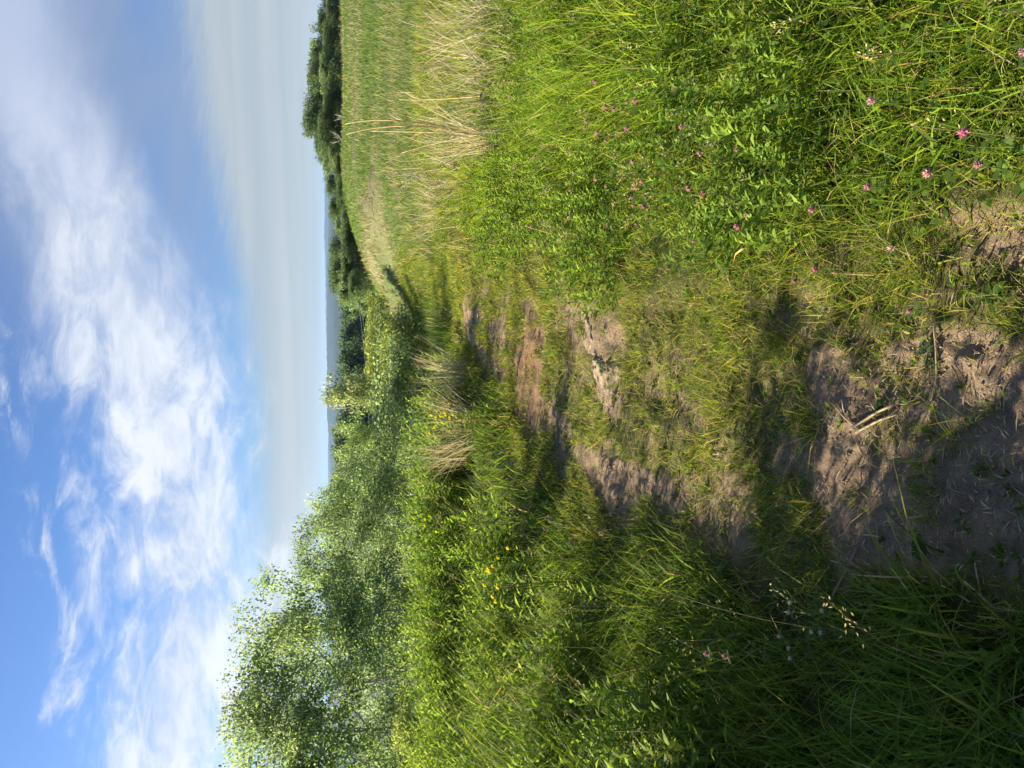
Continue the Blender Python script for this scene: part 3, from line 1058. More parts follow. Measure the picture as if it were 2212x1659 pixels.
    tops = [744, 741, 743, 739, 741, 736, 740, 735, 726, 738, 724, 736, 729, 735]
    words = ['first', 'second', 'third', 'fourth', 'fifth', 'sixth', 'seventh', 'eighth', 'ninth', 'tenth', 'eleventh', 'twelfth', 'thirteenth', 'fourteenth']
    for i, (dy, dx) in enumerate(zip(ys, tops)):
        plant_tree('far1' if i % 2 else 'far2', dx, dy, 170 + 35 * ((i * 7) % 5) / 4, 'dark valley forest tree, %s of its row counted from the field ridge' % words[i], 'tree', FT, 1.0)


all_trees()


def conifer(dx, dy, Y, label):
    x, y, zt = at_depth(dx, dy, Y); zb = float(H(x, y, False)) - .4
    h = zt - zb
    root = empty('conifer', (x, y, zb))
    g = Geo(); gl = Geo()
    g.tube([(0, 0, 0), (0, 0, h * .5), (0, 0, h)], [.14, .08, .01], (.12, .09, .06), 6)
    n = 2600
    t = 1 - rng.random(n) ** .62
    a = rng.random(n) * 6.28
    tier = .75 + .25 * np.sin(t * 60 + np.sin(a * 3))
    rad = (1 - t) * h * .20 * tier * rng.random(n) ** .4
    P = np.stack([np.cos(a) * rad, np.sin(a) * rad, t * h - rad * .25], 1)
    dv = unit(np.stack([np.cos(a), np.sin(a), np.full(n, -.2)], 1) + rng.normal(0, .3, (n, 3)))
    gl.leaves(P, dv, rng.normal(0, 1, (n, 3)) + np.array([0, 0, 1.2]), np.full(n, .24), np.full(n, .09), colour_mix(n, (1, (.08, .13, .06)), (1, (.11, .17, .075))), .05)
    g.build('trunk', M_BARK, root); gl.build('crown', M_LEAF, root)
    tag(root, label, 'tree')


conifer(708, 583, 74, 'narrow dark conifer whose pointed tip breaks the skyline')


def far_forest():
    """the wooded valley behind the first row reads as one mass"""
    g = Geo()
    n = 300
    xs = rng.uniform(-330, 330, n); ys = rng.uniform(215, 520, n)
    for x, y in zip(xs, ys):
        zb = float(H(x, y, False))
        h = rng.uniform(13, 20); 
        top = CAM_H - y * math.tan(R(.95)) - rng.uniform(0, 3)
        h = min(h, max(8, top - zb)); wd = rng.uniform(8, 13)
        k = 150
        d = unit(rng.normal(0, 1, (k, 3)))
        lump = .8 + .4 * rng.random(k)
        P = np.array([x, y, zb + h * .55]) + d * np.array([wd * .5, wd * .5, h * .45]) * lump[:, None]
        g.leaves(P, unit(rng.normal(0, 1, (k, 3))), d + rng.normal(0, .4, (k, 3)), rng.uniform(1.2, 2.4, k), rng.uniform(1.0, 2.0, k), colour_mix(k, *P_DARK), .1)
    tag(g.build('valley_forest', M_LEAF), 'dark mass of forest filling the valley', 'forest', kind='stuff')


far_forest()


def hills():
    """wooded hills on the far side of the valley, with uneven treetop skylines"""
    specs = [(2300, -7.0, 500, 1.0, 2.0, (.020, .036, .024)), (3600, 10, 800, 3.0, 2.6, (.020, .036, .024)), (5600, 42, 1300, 5.0, 3.5, (.020, .036, .024))]
    for i, (Y, ztop, depth, seed, tree, col) in enumerate(specs):
        nx, ny = 700, 26
        X = np.linspace(-1.0, 1.0, nx) * Y * .95
        V = np.zeros((ny, nx, 3))
        for j in range(ny):
            v = j / (ny - 1)
            prof = math.sin(v * math.pi / 2) if v < .999 else 1.0
            ridge = ztop + (fbm(X, X * 0 + seed * 9, 2.6 / Y, 4, seed) - .5) * Y * .030
            zb = -110.0
            z = zb + (ridge - zb) * (prof if v < 1 else 1)
            z = z + (fbm(X, X * 0 + j * 3.1, .05, 3, seed + j) - .5) * tree * 2.2 * 2
            V[j, :, 0] = X; V[j, :, 1] = Y + depth * v + (fbm(X, X * 0 + 3, 3.0 / Y, 3, seed + 4) - .5) * depth * .8
            V[j, :, 2] = z
        # back face closes the hill
        back = V[-1].copy(); back[:, 1] += depth * .8; back[:, 2] = -115
        V = np.concatenate([V, back[None]], 0); ny2 = ny + 1
        ii, jj = np.meshgrid(np.arange(ny2 - 1), np.arange(nx - 1), indexing='ij')
        q = np.stack([ii * nx + jj, ii * nx + jj + 1, (ii + 1) * nx + jj + 1, (ii + 1) * nx + jj], -1).reshape(-1, 4)
        o = mesh_obj('hill', V.reshape(-1, 3), q.ravel(), np.full(len(q), 4), M_FAR, None, np.broadcast_to(np.array(col), (nx * ny2, 3)), True)
        tag(o, ['nearest wooded hill across the valley', 'middle wooded hill across the valley', 'farthest pale blue hill on the horizon'][i], kind='structure')


hills()

# ------------------------------------------------------------------ utility pole, wires, stakes


def pole():
    Y = 112.0
    x, y, zt = at_depth(716, 862, Y)
    zb = float(H(x, y, False))
    root = empty('utility_pole', (x, y, zb))
    h = zt - zb
    g = Geo(); g.tube([(0, 0, -.3), (0, 0, h * .6), (0, 0, h)], [.17, .14, .11], (.20, .16, .12), 8); g.build('post', M_WOOD, root)
    arm = Geo()
    za = h - .45
    v = np.array([[sx, sy, sz] for sx in (-1.45, 1.1) for sy in (-.17, -.29) for sz in (za - .10, za + .10)], float)
    arm.add(v, [[0, 1, 3, 2], [4, 6, 7, 5], [0, 4, 5, 1], [2, 3, 7, 6], [0, 2, 6, 4], [1, 5, 7, 3]], 4, (.42, .37, .29)); arm.build('crossarm', M_WOOD, root)
    for sx in (-1.35, 1.0):
        gi = Geo(); gi.tube([(sx, -.23, za + .10), (sx, -.23, za + .20), (sx, -.23, za + .34)], [.07, .10, .05], (.6, .58, .52), 7); gi.build('insulator', M_PAINT, root)
    ga = Geo(); ga.tube([(-1.3, -.23, za - .08), (-1.3, -.23, za - 1.5), (-.85, -.23, za - 3.2), (-.85, -.23, za - 3.9)], [.06, .06, .05, .05], (.62, .60, .55), 6); ga.build('drop_line', M_PAINT, root)
    gb = Geo(); gb.tube([(0, -.2, h - 5.0), (-.45, -.2, h - 5.0), (-.9, -.2, h - 5.05)], [.05] * 3, (.5, .46, .38), 6); gb.build('bracket', M_WOOD, root)
    gd = Geo()
    for s, e in (((.1, -.2, h - 6.2), (1.2, -.2, h - 4.0)),):
        gd.tube([s, e], [.06, .06], (.55, .53, .47), 6)
    gd.build('brace', M_WOOD, root)
    tag(root, 'weathered utility pole with a crossarm rising behind the poplar', 'utility pole')
    px, py, pz = x, y, zb
    ends = [((px - .85, py - .2, pz + h - 5.0), at_depth(800, 1130, 90.0), 'upper thin cable sagging from the pole towards the aspens'),
            ((px - .6, py - .2, pz + h - 5.5), at_depth(806, 1120, 90.0), 'middle thin cable sagging from the pole towards the aspens'),
            ((px - .2, py - .2, pz + h - 6.0), at_depth(812, 1110, 90.0), 'lower thin cable sagging from the pole towards the aspens'),
            ((px + .2, py, pz + h - 5.0), at_depth(764, 600, 135.0), 'upper thin cable crossing the dark valley forest'),
            ((px + .2, py, pz + h - 5.6), at_depth(767, 600, 134.0), 'lower thin cable crossing the dark valley forest')]
    for a, b, lab in ends:
        a = np.array(a); b = np.array(b)
        t = np.linspace(0, 1, 20)
        pts = a + (b - a) * t[:, None]; pts[:, 2] -= 4 * t * (1 - t) * .012 * np.linalg.norm(b - a)
        g = Geo(); g.tube(pts, .035, (.45, .46, .46), 5)
        tag(g.build('power_cable', M_METAL), lab, 'cable', 'power cables on the pole')


pole()


def stakes():
    S = [(882, 1358, 12.6, 'white topped wooden stake in front of the broad aspen'), (876, 1175, 15, 'pale stake at the foot of the rounded aspen'),
         (886, 1066, 17, 'pale stake at the foot of the slim aspen'), (888, 939, 19, 'pale stake half hidden at the brow below the low aspens'),
         (886, 910, 20, 'thin pale stake beside the shrub at the poplar foot'), (882, 888, 21, 'pale stake closest to the poplar foot')]
    for dx, dy, Y, lab in S:
        x, y, zt = at_depth(dx, dy, Y); zb = float(H(x, y))
        h = max(zt - zb, .7)
        root = empty('stake', (x, y, zb), .3)
        g = Geo(); g.tube([(0, 0, -.1), (.005, 0, h * .5), (0, 0, h - .12)], [.022, .021, .020], (.30, .27, .22), 6); g.build('post', M_WOOD, root)
        c = Geo(); c.tube([(0, 0, h - .13), (0, 0, h - .02), (0, 0, h)], [.034, .034, .025], (.72, .72, .68), 8); c.build('cap', M_PAINT, root)
        tag(root, lab, 'stake', 'stakes along the brow')


stakes()

# ------------------------------------------------------------------ flat rock on the trail


def rocks():
    def slab(name, outline, thick, seed, label, tilt):
        P = np.array([on_ground(dx, dy) for dx, dy in outline])
        c = P.mean(0)
        root_z = float(H(c[0], c[1]))
        # fill the outline with a fine grid so that cracks and worn layers are relief
        lo, hi = P.min(0) - .03, P.max(0) + .03
        step = .0085
        gx = np.arange(lo[0], hi[0], step); gy = np.arange(lo[1], hi[1], step)
        X, Yg = np.meshgrid(gx, gy, indexing='ij')
        # signed distance to the outline
        Q = np.concatenate([P, P[:1]])
        d, _ = dist_poly(X, Yg, Q)
        inside = np.zeros(X.shape, bool)
        for (x0, y0), (x1, y1) in zip(Q[:-1], Q[1:]):
            cond = ((y0 > Yg) != (y1 > Yg)) & (X < (x1 - x0) * (Yg - y0) / (y1 - y0 + 1e-12) + x0)
            inside ^= cond
        sd = np.where(inside, d, -d) + (fbm(X, Yg, 14, 3, seed) - .5) * .035
        use = sd > -.012
        edge = sstep(-.012, .03, sd)
        lay = np.floor(fbm(X * .8, Yg * 2.0, 3.2, 2, seed + 1) * 6) / 6          # flaked layers
        crack = 1 - sstep(.0, .012, np.abs(fbm(X * .6, Yg * 1.4, 6, 3, seed + 2) - .5))
        Z = -.03 + edge * (thick + .018 * lay + (fbm(X, Yg, 20, 3, seed + 3) - .5) * .014) - crack * .022 * edge
        Z = H(X, Yg) + Z + (Yg - c[1]) * tilt
        col = np.array([.32, .25, .165]) * (.62 + .42 * fbm(X, Yg, 6, 4, seed + 4)[..., None] + .25 * lay[..., None]) * (1 - .5 * crack[..., None])
        ids = -np.ones(X.shape, int); ids[use] = np.arange(use.sum())
        V = np.stack([X[use] - c[0], Yg[use] - c[1], Z[use] - root_z], 1)
        a, b, cc, dd = ids[:-1, :-1], ids[1:, :-1], ids[1:, 1:], ids[:-1, 1:]
        ok = (a >= 0) & (b >= 0) & (cc >= 0) & (dd >= 0)
        q = np.stack([a[ok], b[ok], cc[ok], dd[ok]], 1)
        o = mesh_obj(name, V, q.ravel(), np.full(len(q), 4), M_ROCK, None, col[use], True)
        o.location = (c[0], c[1], root_z)
        tag(o, label, 'rock', 'flat rocks bedded in the trail')
    slab('flat_rock', [(1249, 655), (1255, 690), (1262, 740), (1268, 770), (1290, 775), (1287, 740), (1277, 700), (1262, 665)], .030, 81, 'narrow tan flat rock with a tapering end, bedded in the trail', .0)
    slab('flat_rock', [(1282, 772), (1278, 800), (1284, 815), (1296, 840), (1312, 858), (1330, 835), (1346, 812), (1348, 780), (1310, 778), (1296, 770)], .036, 82, 'broad tan flat rock with flaked dark cracks, bedded in the trail', .0)


rocks()

# ------------------------------------------------------------------ dry tussocks and reeds


def tussock(name, x, y, n, h, spread, label, cat='dry grass', col=(.50, .445, .32), fan=.5, w=.005, group=None, lean=(0, 0), hvar=.35):
    z = float(H(x, y))
    root = empty(name, (x, y, z))
    g = Geo()
    a = rng.random(n) * 6.28; r = spread * rng.random(n) ** .6
    px, py = np.cos(a) * r, np.sin(a) * r
    p = np.stack([px, py, H(x + px, y + py) - z - .01], 1)
    la = np.arctan2(np.sin(a) * fan + rng.normal(0, .5, n) + lean[1], np.cos(a) * fan + rng.normal(0, .5, n) + lean[0])
    c = np.array(col) * (.7 + .55 * rng.random((n, 1))) * (1 + .1 * (rng.random((n, 3)) - .5))
    g.blades(p, h * (1 - hvar + 2 * hvar * rng.random(n)), np.full(n, w) * (.6 + .8 * rng.random(n)), rng.random(n) * 6.28, rng.random(n) * fan * .9, rng.random(n) ** 2 * .7, c, 4, c * 1.1, la)
    tag(g.build('stalks', M_STRAW, root), kind='stuff')
    m = max(12, n // 5)
    g2 = Geo(); a = rng.random(m) * 6.28; r = spread * 1.2 * rng.random(m)
    px, py = np.cos(a) * r, np.sin(a) * r
    cg = colour_mix(m, (2, G_MID), (1, G_LIME), (1, G_YEL))
    g2.blades(np.stack([px, py, H(x + px, y + py) - z - .01], 1), h * .5 * (.6 + .6 * rng.random(m)), np.full(m, w * 1.2), rng.random(m) * 6.28, rng.random(m) * .5, rng.random(m) * .7, cg, 3)
    tag(g2.build('green_blades', M_GRASS, root), kind='stuff')
    tag(root, label, cat, group)
    return root


def dry_stuff():
    GL = 'dry tussocks'
    L = [
        # left bank
        (1030, 925, 170, .62, .26, 'big straw coloured tussock fanning out on the shaded bank', .75, .007),
        (1018, 985, 60, .70, .12, 'thin upright straw tussock beside the big fanned one', .25, .007),
        (1010, 815, 120, .62, .22, 'straw tussock at the brow beneath the poplar', .6, .008),
        # right meadow
        (1090, 305, 75, .85, .10, 'bundle of tall golden reed stalks arching over the meadow', .30, .009),
        (960, 455, 130, .55, .34, 'low tangled straw tussock where the trail meets the field', .8, .009),
        (1010, 380, 60, .5, .30, 'sparse greyish straw tussock between the reeds and the low tangle', .6, .008),
        (1090, 215, 80, .62, .35, 'straw tussock beside the tall golden reeds, towards the top edge', .7, .0075),
        (1075, 150, 75, .66, .35, 'dense straw tussock second from the top edge', .7, .0075),
        (1085, 75, 85, .66, .38, 'dense straw tussock near the top edge of the picture', .7, .0075),
        (1100, -10, 85, .7, .36, 'straw tussock cut by the top edge of the picture', .7, .0075),
        (1135, 110, 26, .5, .30, 'thin straw tuft in the meadow in front of the dense ones', .7, .006),
        (1150, 30, 26, .5, .32, 'thin straw tuft in the meadow nearest the top edge', .7, .006),
        (1140, 200, 20, .45, .30, 'thin straw tuft in the meadow in front of the golden reeds', .7, .006),
        (1120, 260, 18, .45, .25, 'sparse straw tuft just before the golden reed bundle', .7, .006),
        (990, 110, 70, .50, .40, 'straw tussock behind the dense ones, towards the field', .7, .009),
        (985, 230, 55, .45, .40, 'straw tussock behind the golden reeds, towards the field', .7, .009),
        (975, 20, 70, .50, .40, 'straw tussock behind, at the top edge of the picture', .7, .009),
        (975, 330, 45, .42, .36, 'small straw tussock at the edge of the green field', .7, .009),
    ]
    for dx, dy, n, h, sp, lab, fan, w in L:
        x, y = on_ground(dx, dy)
        tussock('dry_tussock', x, y, n, h, sp, lab, 'dry grass', fan=fan, w=w, group=GL)
    # long arching reeds of the golden bundle
    x0, y0 = on_ground(1085, 300)
    z0 = float(H(x0, y0))
    for i, (tx, ty, kx, ky, lab) in enumerate([(748, 290, 900, 272, 'longest arching golden reed stalk, its tip over the ridge trees'), (745, 268, 880, 262, 'golden reed stalk arching beside the longest one'),
                                       (862, 215, 960, 213, 'straight golden reed stalk standing highest over the straw tussocks'), (800, 283, 930, 285, 'bent golden reed stalk leaning towards the trail'), (868, 330, 980, 300, 'short thin reed stalk leaning away from the golden bundle')]):
        e = np.array(at_depth(tx, ty, y0 + .15)); k = np.array(at_depth(kx, ky, y0 + .05)); b = np.array([x0 + (.02 * i if i != 2 else .45), y0, z0 - .02])
        t = np.linspace(0, 1, 14)[:, None]
        c = 2 * k - .5 * (b + e)
        pts = (1 - t) ** 2 * b + 2 * t * (1 - t) * c + t * t * e
        root = empty('reed_stalk', tuple(b))
        g = Geo(); g.tube(pts - b, np.linspace(.0095, .004, 14), (.66, .55, .30), 5); g.build('stem', M_STRAW, root)
        for tq in (.3, .5, .72):
            gl = Geo()
            pp = np.array([[np.interp(tq, t[:, 0], (pts - b)[:, q]) for q in range(3)]])
            gl.leaves(pp, unit(np.array([[rng.normal(0, .6), rng.normal(0, .6), .9]])), rng.normal(0, 1, (1, 3)), np.full(1, .22), np.full(1, .010), np.array([[.54, .45, .26]]), .08)
            gl.build('leaf_sheath', M_STRAW, root)
        tag(root, lab, 'reed', 'golden reed stalks')
    # dead grey weed in the field's edge
    x, y = on_ground(1010, 395); z = float(H(x, y))
    root = empty('dead_weed', (x, y, z)); g = Geo(); gf = Geo()
    top = np.array(at_depth(868, 372, y)) - np.array([x, y, z])
    t = np.linspace(0, 1, 8)[:, None]
    st = top * t + np.array([-.04, 0, 0]) * np.sin(t * 3)
    g.tube(st, np.linspace(.008, .003, 8), (.36, .32, .25), 5)
    for q in range(16):
        b = st[2 + q % 6]; e = b + np.array([rng.normal(0, .10), rng.normal(0, .10), .10 + .12 * rng.random()])
        g.tube([b, (b + e) / 2 + rng.normal(0, .01, 3), e], [.004, .003, .002], (.36, .32, .25), 4)
        k = 14; pp = b + (e - b) * rng.random((k, 1)) + rng.normal(0, .012, (k, 3))
        gf.leaves(pp, unit(rng.normal(0, 1, (k, 3)) + np.array([0, 0, 1])), rng.normal(0, 1, (k, 3)), np.full(k, .03), np.full(k, .012), np.tile([.40, .37, .29], (k, 1)), .1)
    g.build('stem', M_WOOD, root); gf.build('withered_leaves', M_STRAW, root)
    tag(root, 'withered grey weed standing alone at the edge of the green field', 'weed')
    # bare white shrubs on the ridge
    for dx, dy, hh, lab in [(741, 300, 1.3, 'bare bleached shrub on the ridge below the roundest tree'), (741, 252, .9, 'small bare bleached shrub on the ridge beside the larger one')]:
        x, y, z = at_depth(dx, dy, 66); z = float(H(x, y)) - .05
        root = empty('dead_shrub', (x, y, z)); g = Geo(); gm = Geo()
        gm.tube([(0, 0, 0), (0, 0, .3 * hh)], [.05, .04], (.55, .52, .48), 5)
        for q in range(9):
            a = rng.random() * 6.28; s = np.array([math.cos(a) * .45, math.sin(a) * .45, 1.0])
            L = hh * (.6 + .4 * rng.random())
            g.tube([(0, 0, .2 * hh), tuple(s * L * .5 + rng.normal(0, .05, 3)), tuple(s * L)], [.022, .016, .008], (.42, .40, .36), 4)
        gm.build('stem', M_WOOD, root); g.build('branches', M_WOOD, root)
        tag(root, lab, 'shrub', 'bare shrubs on the ridge')


dry_stuff()

# ------------------------------------------------------------------ flowers


def flower_head(g, c, r, col, n=34):
    k = np.arange(n)
    ph = np.arccos(1 - 1.55 * (k + .5) / n); th = k * 2.4
    d = np.stack([np.sin(ph) * np.cos(th), np.sin(ph) * np.sin(th), np.cos(ph)], 1)
    L = np.full(n, r) * (.8 + .35 * rng.random(n))
    cc = np.array(col) * (.75 + .5 * rng.random((n, 1)))
    g.leaves(np.tile(c, (n, 1)), d, rng.normal(0, 1, (n, 3)), L, L * .42, cc, .12)


def clover(x, y, h, r, col, label, group, cat='clover', name='red_clover'):
    z = float(H(x, y))
    root = empty(name, (x, y, z))
    ln = rng.normal(0, .12, 2)
    top = np.array([ln[0] * h, ln[1] * h, h])
    g = Geo(); g.tube([(0, 0, -.01), tuple(top * .5 + rng.normal(0, .005, 3)), tuple(top)], [.0018, .0016, .0014], (.10, .15, .04), 4); g.build('stem', M_GRASS, root)
    gh = Geo(); flower_head(gh, top, r, col); gh.build('flower_head', M_PETAL, root)
    for f in (.97, .6):
        a = rng.random() * 6.28
        gl = Geo()
        for q in range(3):
            aa = a + q * 2.094
            gl.leaves((top * f)[None], unit(np.array([[math.cos(aa), math.sin(aa), .1]])), np.array([[0, 0, 1.0]]), np.array([.028]), np.array([.018]), np.array([[.09, .16, .035]]), .05)
        gl.build('leaf', M_GRASS, root)
    tag(root, label, cat, group)




def ordinal(i):
    if i < 20: return ORD[i]
    tens = {20: 'twenty', 30: 'thirty', 40: 'forty', 50: 'fifty', 60: 'sixty'}[(i + 1) // 10 * 10] if (i + 1) < 70 else 'seventy'
    return tens + '-' + ORD[(i + 1) % 10 - 1] if (i + 1) % 10 else {20: 'twentieth', 30: 'thirtieth', 40: 'fortieth', 50: 'fiftieth', 60: 'sixtieth'}[i + 1]


def clovers():
    # measured on the 2212 px view: x, y, depth of pink (0 pale .. 1 deep)
    pink = [(1285, 147, .3), (1275, 247, .2), (1308, 219, .6), (1347, 231, .7), (1375, 219, .9), (1324, 245, .5), (1289, 279, .6), (1262, 286, .4), (1288, 295, .6), (1352, 280, .6), (1471, 261, .7), (1459, 153, .2),
            (1310, 317, .3), (1366, 352, .9), (1346, 369, .6), (1370, 383, .6), (1287, 369, .3), (1395, 388, .5), (1308, 401, .5), (1369, 421, .9), (1354, 442, .7), (1391, 442, 1.0), (1366, 466, .5), (1372, 479, .5),
            (1313, 491, .4), (1508, 347, .4), (1490, 398, .3), (1513, 402, .9), (1541, 310, .3), (1594, 329, .6), (1607, 466, .9), (1602, 491, .5), (1501, 519, .4), (1184, 527, .6), (1150, 477, .3), (1155, 355, .4), (1125, 400, .4), (1142, 492, .5),
            (1903, 207, .2), (1870, 397, .6), (1746, 445, .7), (2088, 317, 1.0), (2020, 366, .4), (2114, 375, .6), (2200, 95, .4), (1720, 600, .9), (1770, 583, 1.0), (1957, 661, .6), (1938, 521, .1)]
    pink.sort(key=lambda p: p[1])
    for i, (dx, dy, dp) in enumerate(pink):
        x, y = on_ground(dx + 14, dy)
        d = max(0.0, x - float(right_edge(y)))
        h = .10 + .16 * min(1.0, d / 1.2)
        if dx > 1900: h = .10 if dy > 500 else .16
        x, y = on_ground(dx, dy, h)
        shade = 'pale pink' if dp < .35 else ('pink' if dp < .75 else 'deep pink')
        col = np.array([.60, .44, .44]) * (1 - dp) + np.array([.58, .20, .37]) * dp
        r = .0095 + .006 * rng.random() + .0008 * max(0, y - 3)
        clover(x, y, h, r, tuple(col), '%s clover bloom, %s of the pink clovers counted from the top edge' % (shade, ordinal(i)), 'pink clovers in the meadow')
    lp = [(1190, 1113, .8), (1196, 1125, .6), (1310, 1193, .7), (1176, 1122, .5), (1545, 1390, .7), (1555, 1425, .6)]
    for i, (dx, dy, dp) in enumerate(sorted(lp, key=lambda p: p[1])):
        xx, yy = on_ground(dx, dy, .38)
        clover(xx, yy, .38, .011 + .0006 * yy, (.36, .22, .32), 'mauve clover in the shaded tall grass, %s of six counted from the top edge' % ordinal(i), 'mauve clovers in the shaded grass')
    white = [(1716, 1306), (1702, 1320), (1668, 1331), (1690, 1404), (1766, 1387), (1758, 1352), (1782, 1343), (1272, 1135), (1262, 1108), (1690, 1374)]
    for i, (dx, dy) in enumerate(sorted(white, key=lambda p: p[1])):
        xx, yy = on_ground(dx, dy, .20)
        clover(xx, yy, .20, .0065 + .0007 * yy, (.60, .60, .54), 'white clover in the shaded trailside grass, %s of the white ones from the top edge' % ordinal(i), 'white clovers in the shaded grass', name='white_clover')


clovers()


def yellow_flowers():
    for dx, dy, n, lab in [(1066, 1212, 5, 'yellow flower cluster on the bank, lower of the two close together'), (1070, 1266, 5, 'yellow flower cluster on the bank, nearest the bottom edge'),
                           (965, 890, 7, 'yellow flowering weed between the straw tussocks on the bank'), (945, 905, 6, 'yellow flowering weed behind the straw tussocks'), (912, 1130, 5, 'yellow flowers at the brow in front of the aspens')]:
        xx, yy = on_ground(dx, dy, .62)
        z = float(H(xx, yy))
        root = empty('yellow_flower', (xx, yy, z)); gs = Geo(); gl = Geo()
        for q in range(n):
            top = np.array([rng.normal(0, .07), rng.normal(0, .06), .62 + rng.normal(0, .05)])
            gs.tube([(0, 0, -.02), tuple(top * np.array([.4, .4, .6])), tuple(top)], [.003, .0025, .0018], (.11, .16, .04), 4)
            gh = Geo(); flower_head(gh, top, .012 + .0009 * yy, (.80, .70, .03), 22); gh.build('flower_head', M_PETAL, root)
            k = 8; t = rng.uniform(.3, .9, k)
            a = rng.random(k) * 6.28
            gl.leaves(top * t[:, None], unit(np.stack([np.cos(a), np.sin(a), np.full(k, .5)], 1)), np.tile([0, 0, 1.0], (k, 1)), np.full(k, .06), np.full(k, .018), colour_mix(k, (1, G_MID), (1, G_LIME)), .1)
        gs.build('stem', M_GRASS, root); gl.build('leaves', M_GRASS, root)
        tag(root, lab, 'wildflower', 'yellow wildflowers on the bank')


yellow_flowers()

# ------------------------------------------------------------------ broad-leaved plants and straws on the trail


def rosette(dx, dy, n, L, label, col=(.06, .12, .03), ratio=.42, rise=.35, name='broadleaf_plant', lift=0.0):
    x, y = on_ground(dx, dy); z = float(H(x, y)); L *= .5; n = int(n * 1.3)
    root = empty(name, (x, y, z + lift), rng.random() * 6)
    for i in range(n):
        a = i * 2.4 + rng.normal(0, .25); ls = L * (.6 + .55 * rng.random()); rs = rise * (.5 + rng.random())
        g = Geo()
        m = 7; t = np.linspace(0, 1, m)
        d = np.array([math.cos(a), math.sin(a), 0]); s = np.array([-math.sin(a), math.cos(a), 0])
        c = d * (ls * t)[:, None] + np.array([0, 0, 1]) * (ls * (rs * t - rs * .9 * t ** 2.2) + .006)[:, None]
        w = ls * ratio * .5 * np.sin(np.pi * np.clip(t * .97 + .03, 0, 1)) ** .8 * np.where(t < .25, t * 3 + .15, 1)
        V = np.concatenate([c - s * w[:, None] + np.array([0, 0, 1]) * (w * .35)[:, None], c, c + s * w[:, None] + np.array([0, 0, 1]) * (w * .35)[:, None]])
        F = [[k, k + 1, m + k + 1, m + k] for k in range(m - 1)] + [[m + k, m + k + 1, 2 * m + k + 1, 2 * m + k] for k in range(m - 1)]
        g.add(V, F, 4, np.array(col) * (.75 + .5 * rng.random()))
        g.build('leaf', M_GRASS, root, True)
    tag(root, label, 'plant', 'broad-leaved plants by the trail')


for a in [
    (1905, 1290, 11, .085, 'broad-leaved rosette growing in the bare shaded soil'),
    (1575, 1268, 7, .20, 'large glowing dock leaves at the edge of the shaded grass', (.10, .18, .03), .40, .9),
    (1990, 1180, 9, .075, 'plantain rosette in the trail, shaded, close to a cut straw'),
    (1490, 640, 8, .11, 'bright plantain on the sunny side of the trail', (.10, .19, .03)),
    (1525, 700, 8, .08, 'plantain rosette in the short grass near the shadow band', (.10, .18, .03)),
    (1730, 845, 8, .07, 'small plantain where the bare sunny soil begins', (.10, .18, .03)),
    (2010, 760, 9, .09, 'grey green leafy tuft beside the long pale stalk', (.09, .13, .06), .25),
    (1905, 880, 12, .05, 'dark small-leaved mat in the sunny bare soil', (.05, .10, .025), .5),
    (1570, 560, 8, .09, 'plantain in the green grass above the short trail grass', (.09, .17, .03)),
    (2150, 640, 10, .10, 'leafy plant in the meadow edge near the right edge', (.09, .17, .03)),
]:
    rosette(*a)


def straws():
    S = [((1855, 935), (1945, 895), .008, 'thick pale straw pair lying across the sunny trail'), ((1800, 870), (1862, 930), .0055, 'thin bent straw on the sunny bare soil'),
         ((1800, 1330), (1858, 1185), .010, 'long dark straw lying across the shaded trail'), ((1840, 1210), (1895, 1240), .008, 'short pale straw beside the long dark one'),
         ((2025, 690), (2015, 870), .006, 'long upright-lying pale stalk by the meadow edge'), ((2040, 1265), (2100, 1300), .007, 'pale curved straw at the edge of the shaded grass'),
         ((2075, 1245), (2150, 1310), .006, 'straw lying parallel to the shaded grass edge'), ((1985, 1410), (2045, 1412), .009, 'short tan straw in the dark grass'),
         ((1872, 1155), (1908, 1160), .005, 'tiny pale straw between long straws on the shaded soil'), ((1895, 945), (1875, 980), .004, 'small straw touching the thick pale pair'),
         ((2130, 760), (2115, 800), .004, 'small brown straw on the bare soil near the right edge'), ((2060, 790), (2080, 850), .004, 'small pale straw on sunny soil, near the grey green tuft'),
         ((1960, 1230), (2010, 1245), .004, 'thin straw in the middle of the shaded soil'), ((2110, 1215), (2125, 1285), .004, 'thin twig on the shaded soil near the right edge'),
         ((1940, 1120), (1990, 1090), .004, 'thin grey straw where sun and shade meet'), ((1520, 965), (1570, 975), .005, 'pale straw on the short trail grass'),
         ((1385, 680), (1420, 745), .006, 'pale straw near the flat rock')]
    for (x0, y0), (x1, y1), r, lab in S:
        a = np.array([*on_ground(x0, y0), 0]); b = np.array([*on_ground(x1, y1), 0])
        n = 7; t = np.linspace(0, 1, n)[:, None]
        pts = a + (b - a) * t
        L = np.linalg.norm(b - a)
        nrm = np.array([-(b - a)[1], (b - a)[0], 0]) / L
        pts = pts + nrm * (np.sin(t * 3.1) * L * rng.normal(0, .05))
        hz = np.array([float(H(p[0], p[1])) for p in pts])
        pts[:, 2] = np.maximum(hz + r * .6, np.linspace(hz[0], hz[-1], n) + r * .6) + .004
        c = pts.mean(0)
        g = Geo()
        dark = 'dark' in lab or 'grey' in lab or 'brown' in lab
        col = (.30, .24, .15) if dark else (.56, .46, .28)
        g.tube(pts - c, np.full(n, r * .55) * np.linspace(1, .75, n), col, 6)
        if 'pair' in lab:
            g.tube(pts - c + np.array([.01, .02, .004]) + t * np.array([.02, -.015, 0]), np.full(n, r * .5), np.array(col) * .9, 6)
        o = g.build('straw', M_STRAW)
        o.location = tuple(c)
        tag(o, lab, 'straw', 'dry straws on the trail')


straws()

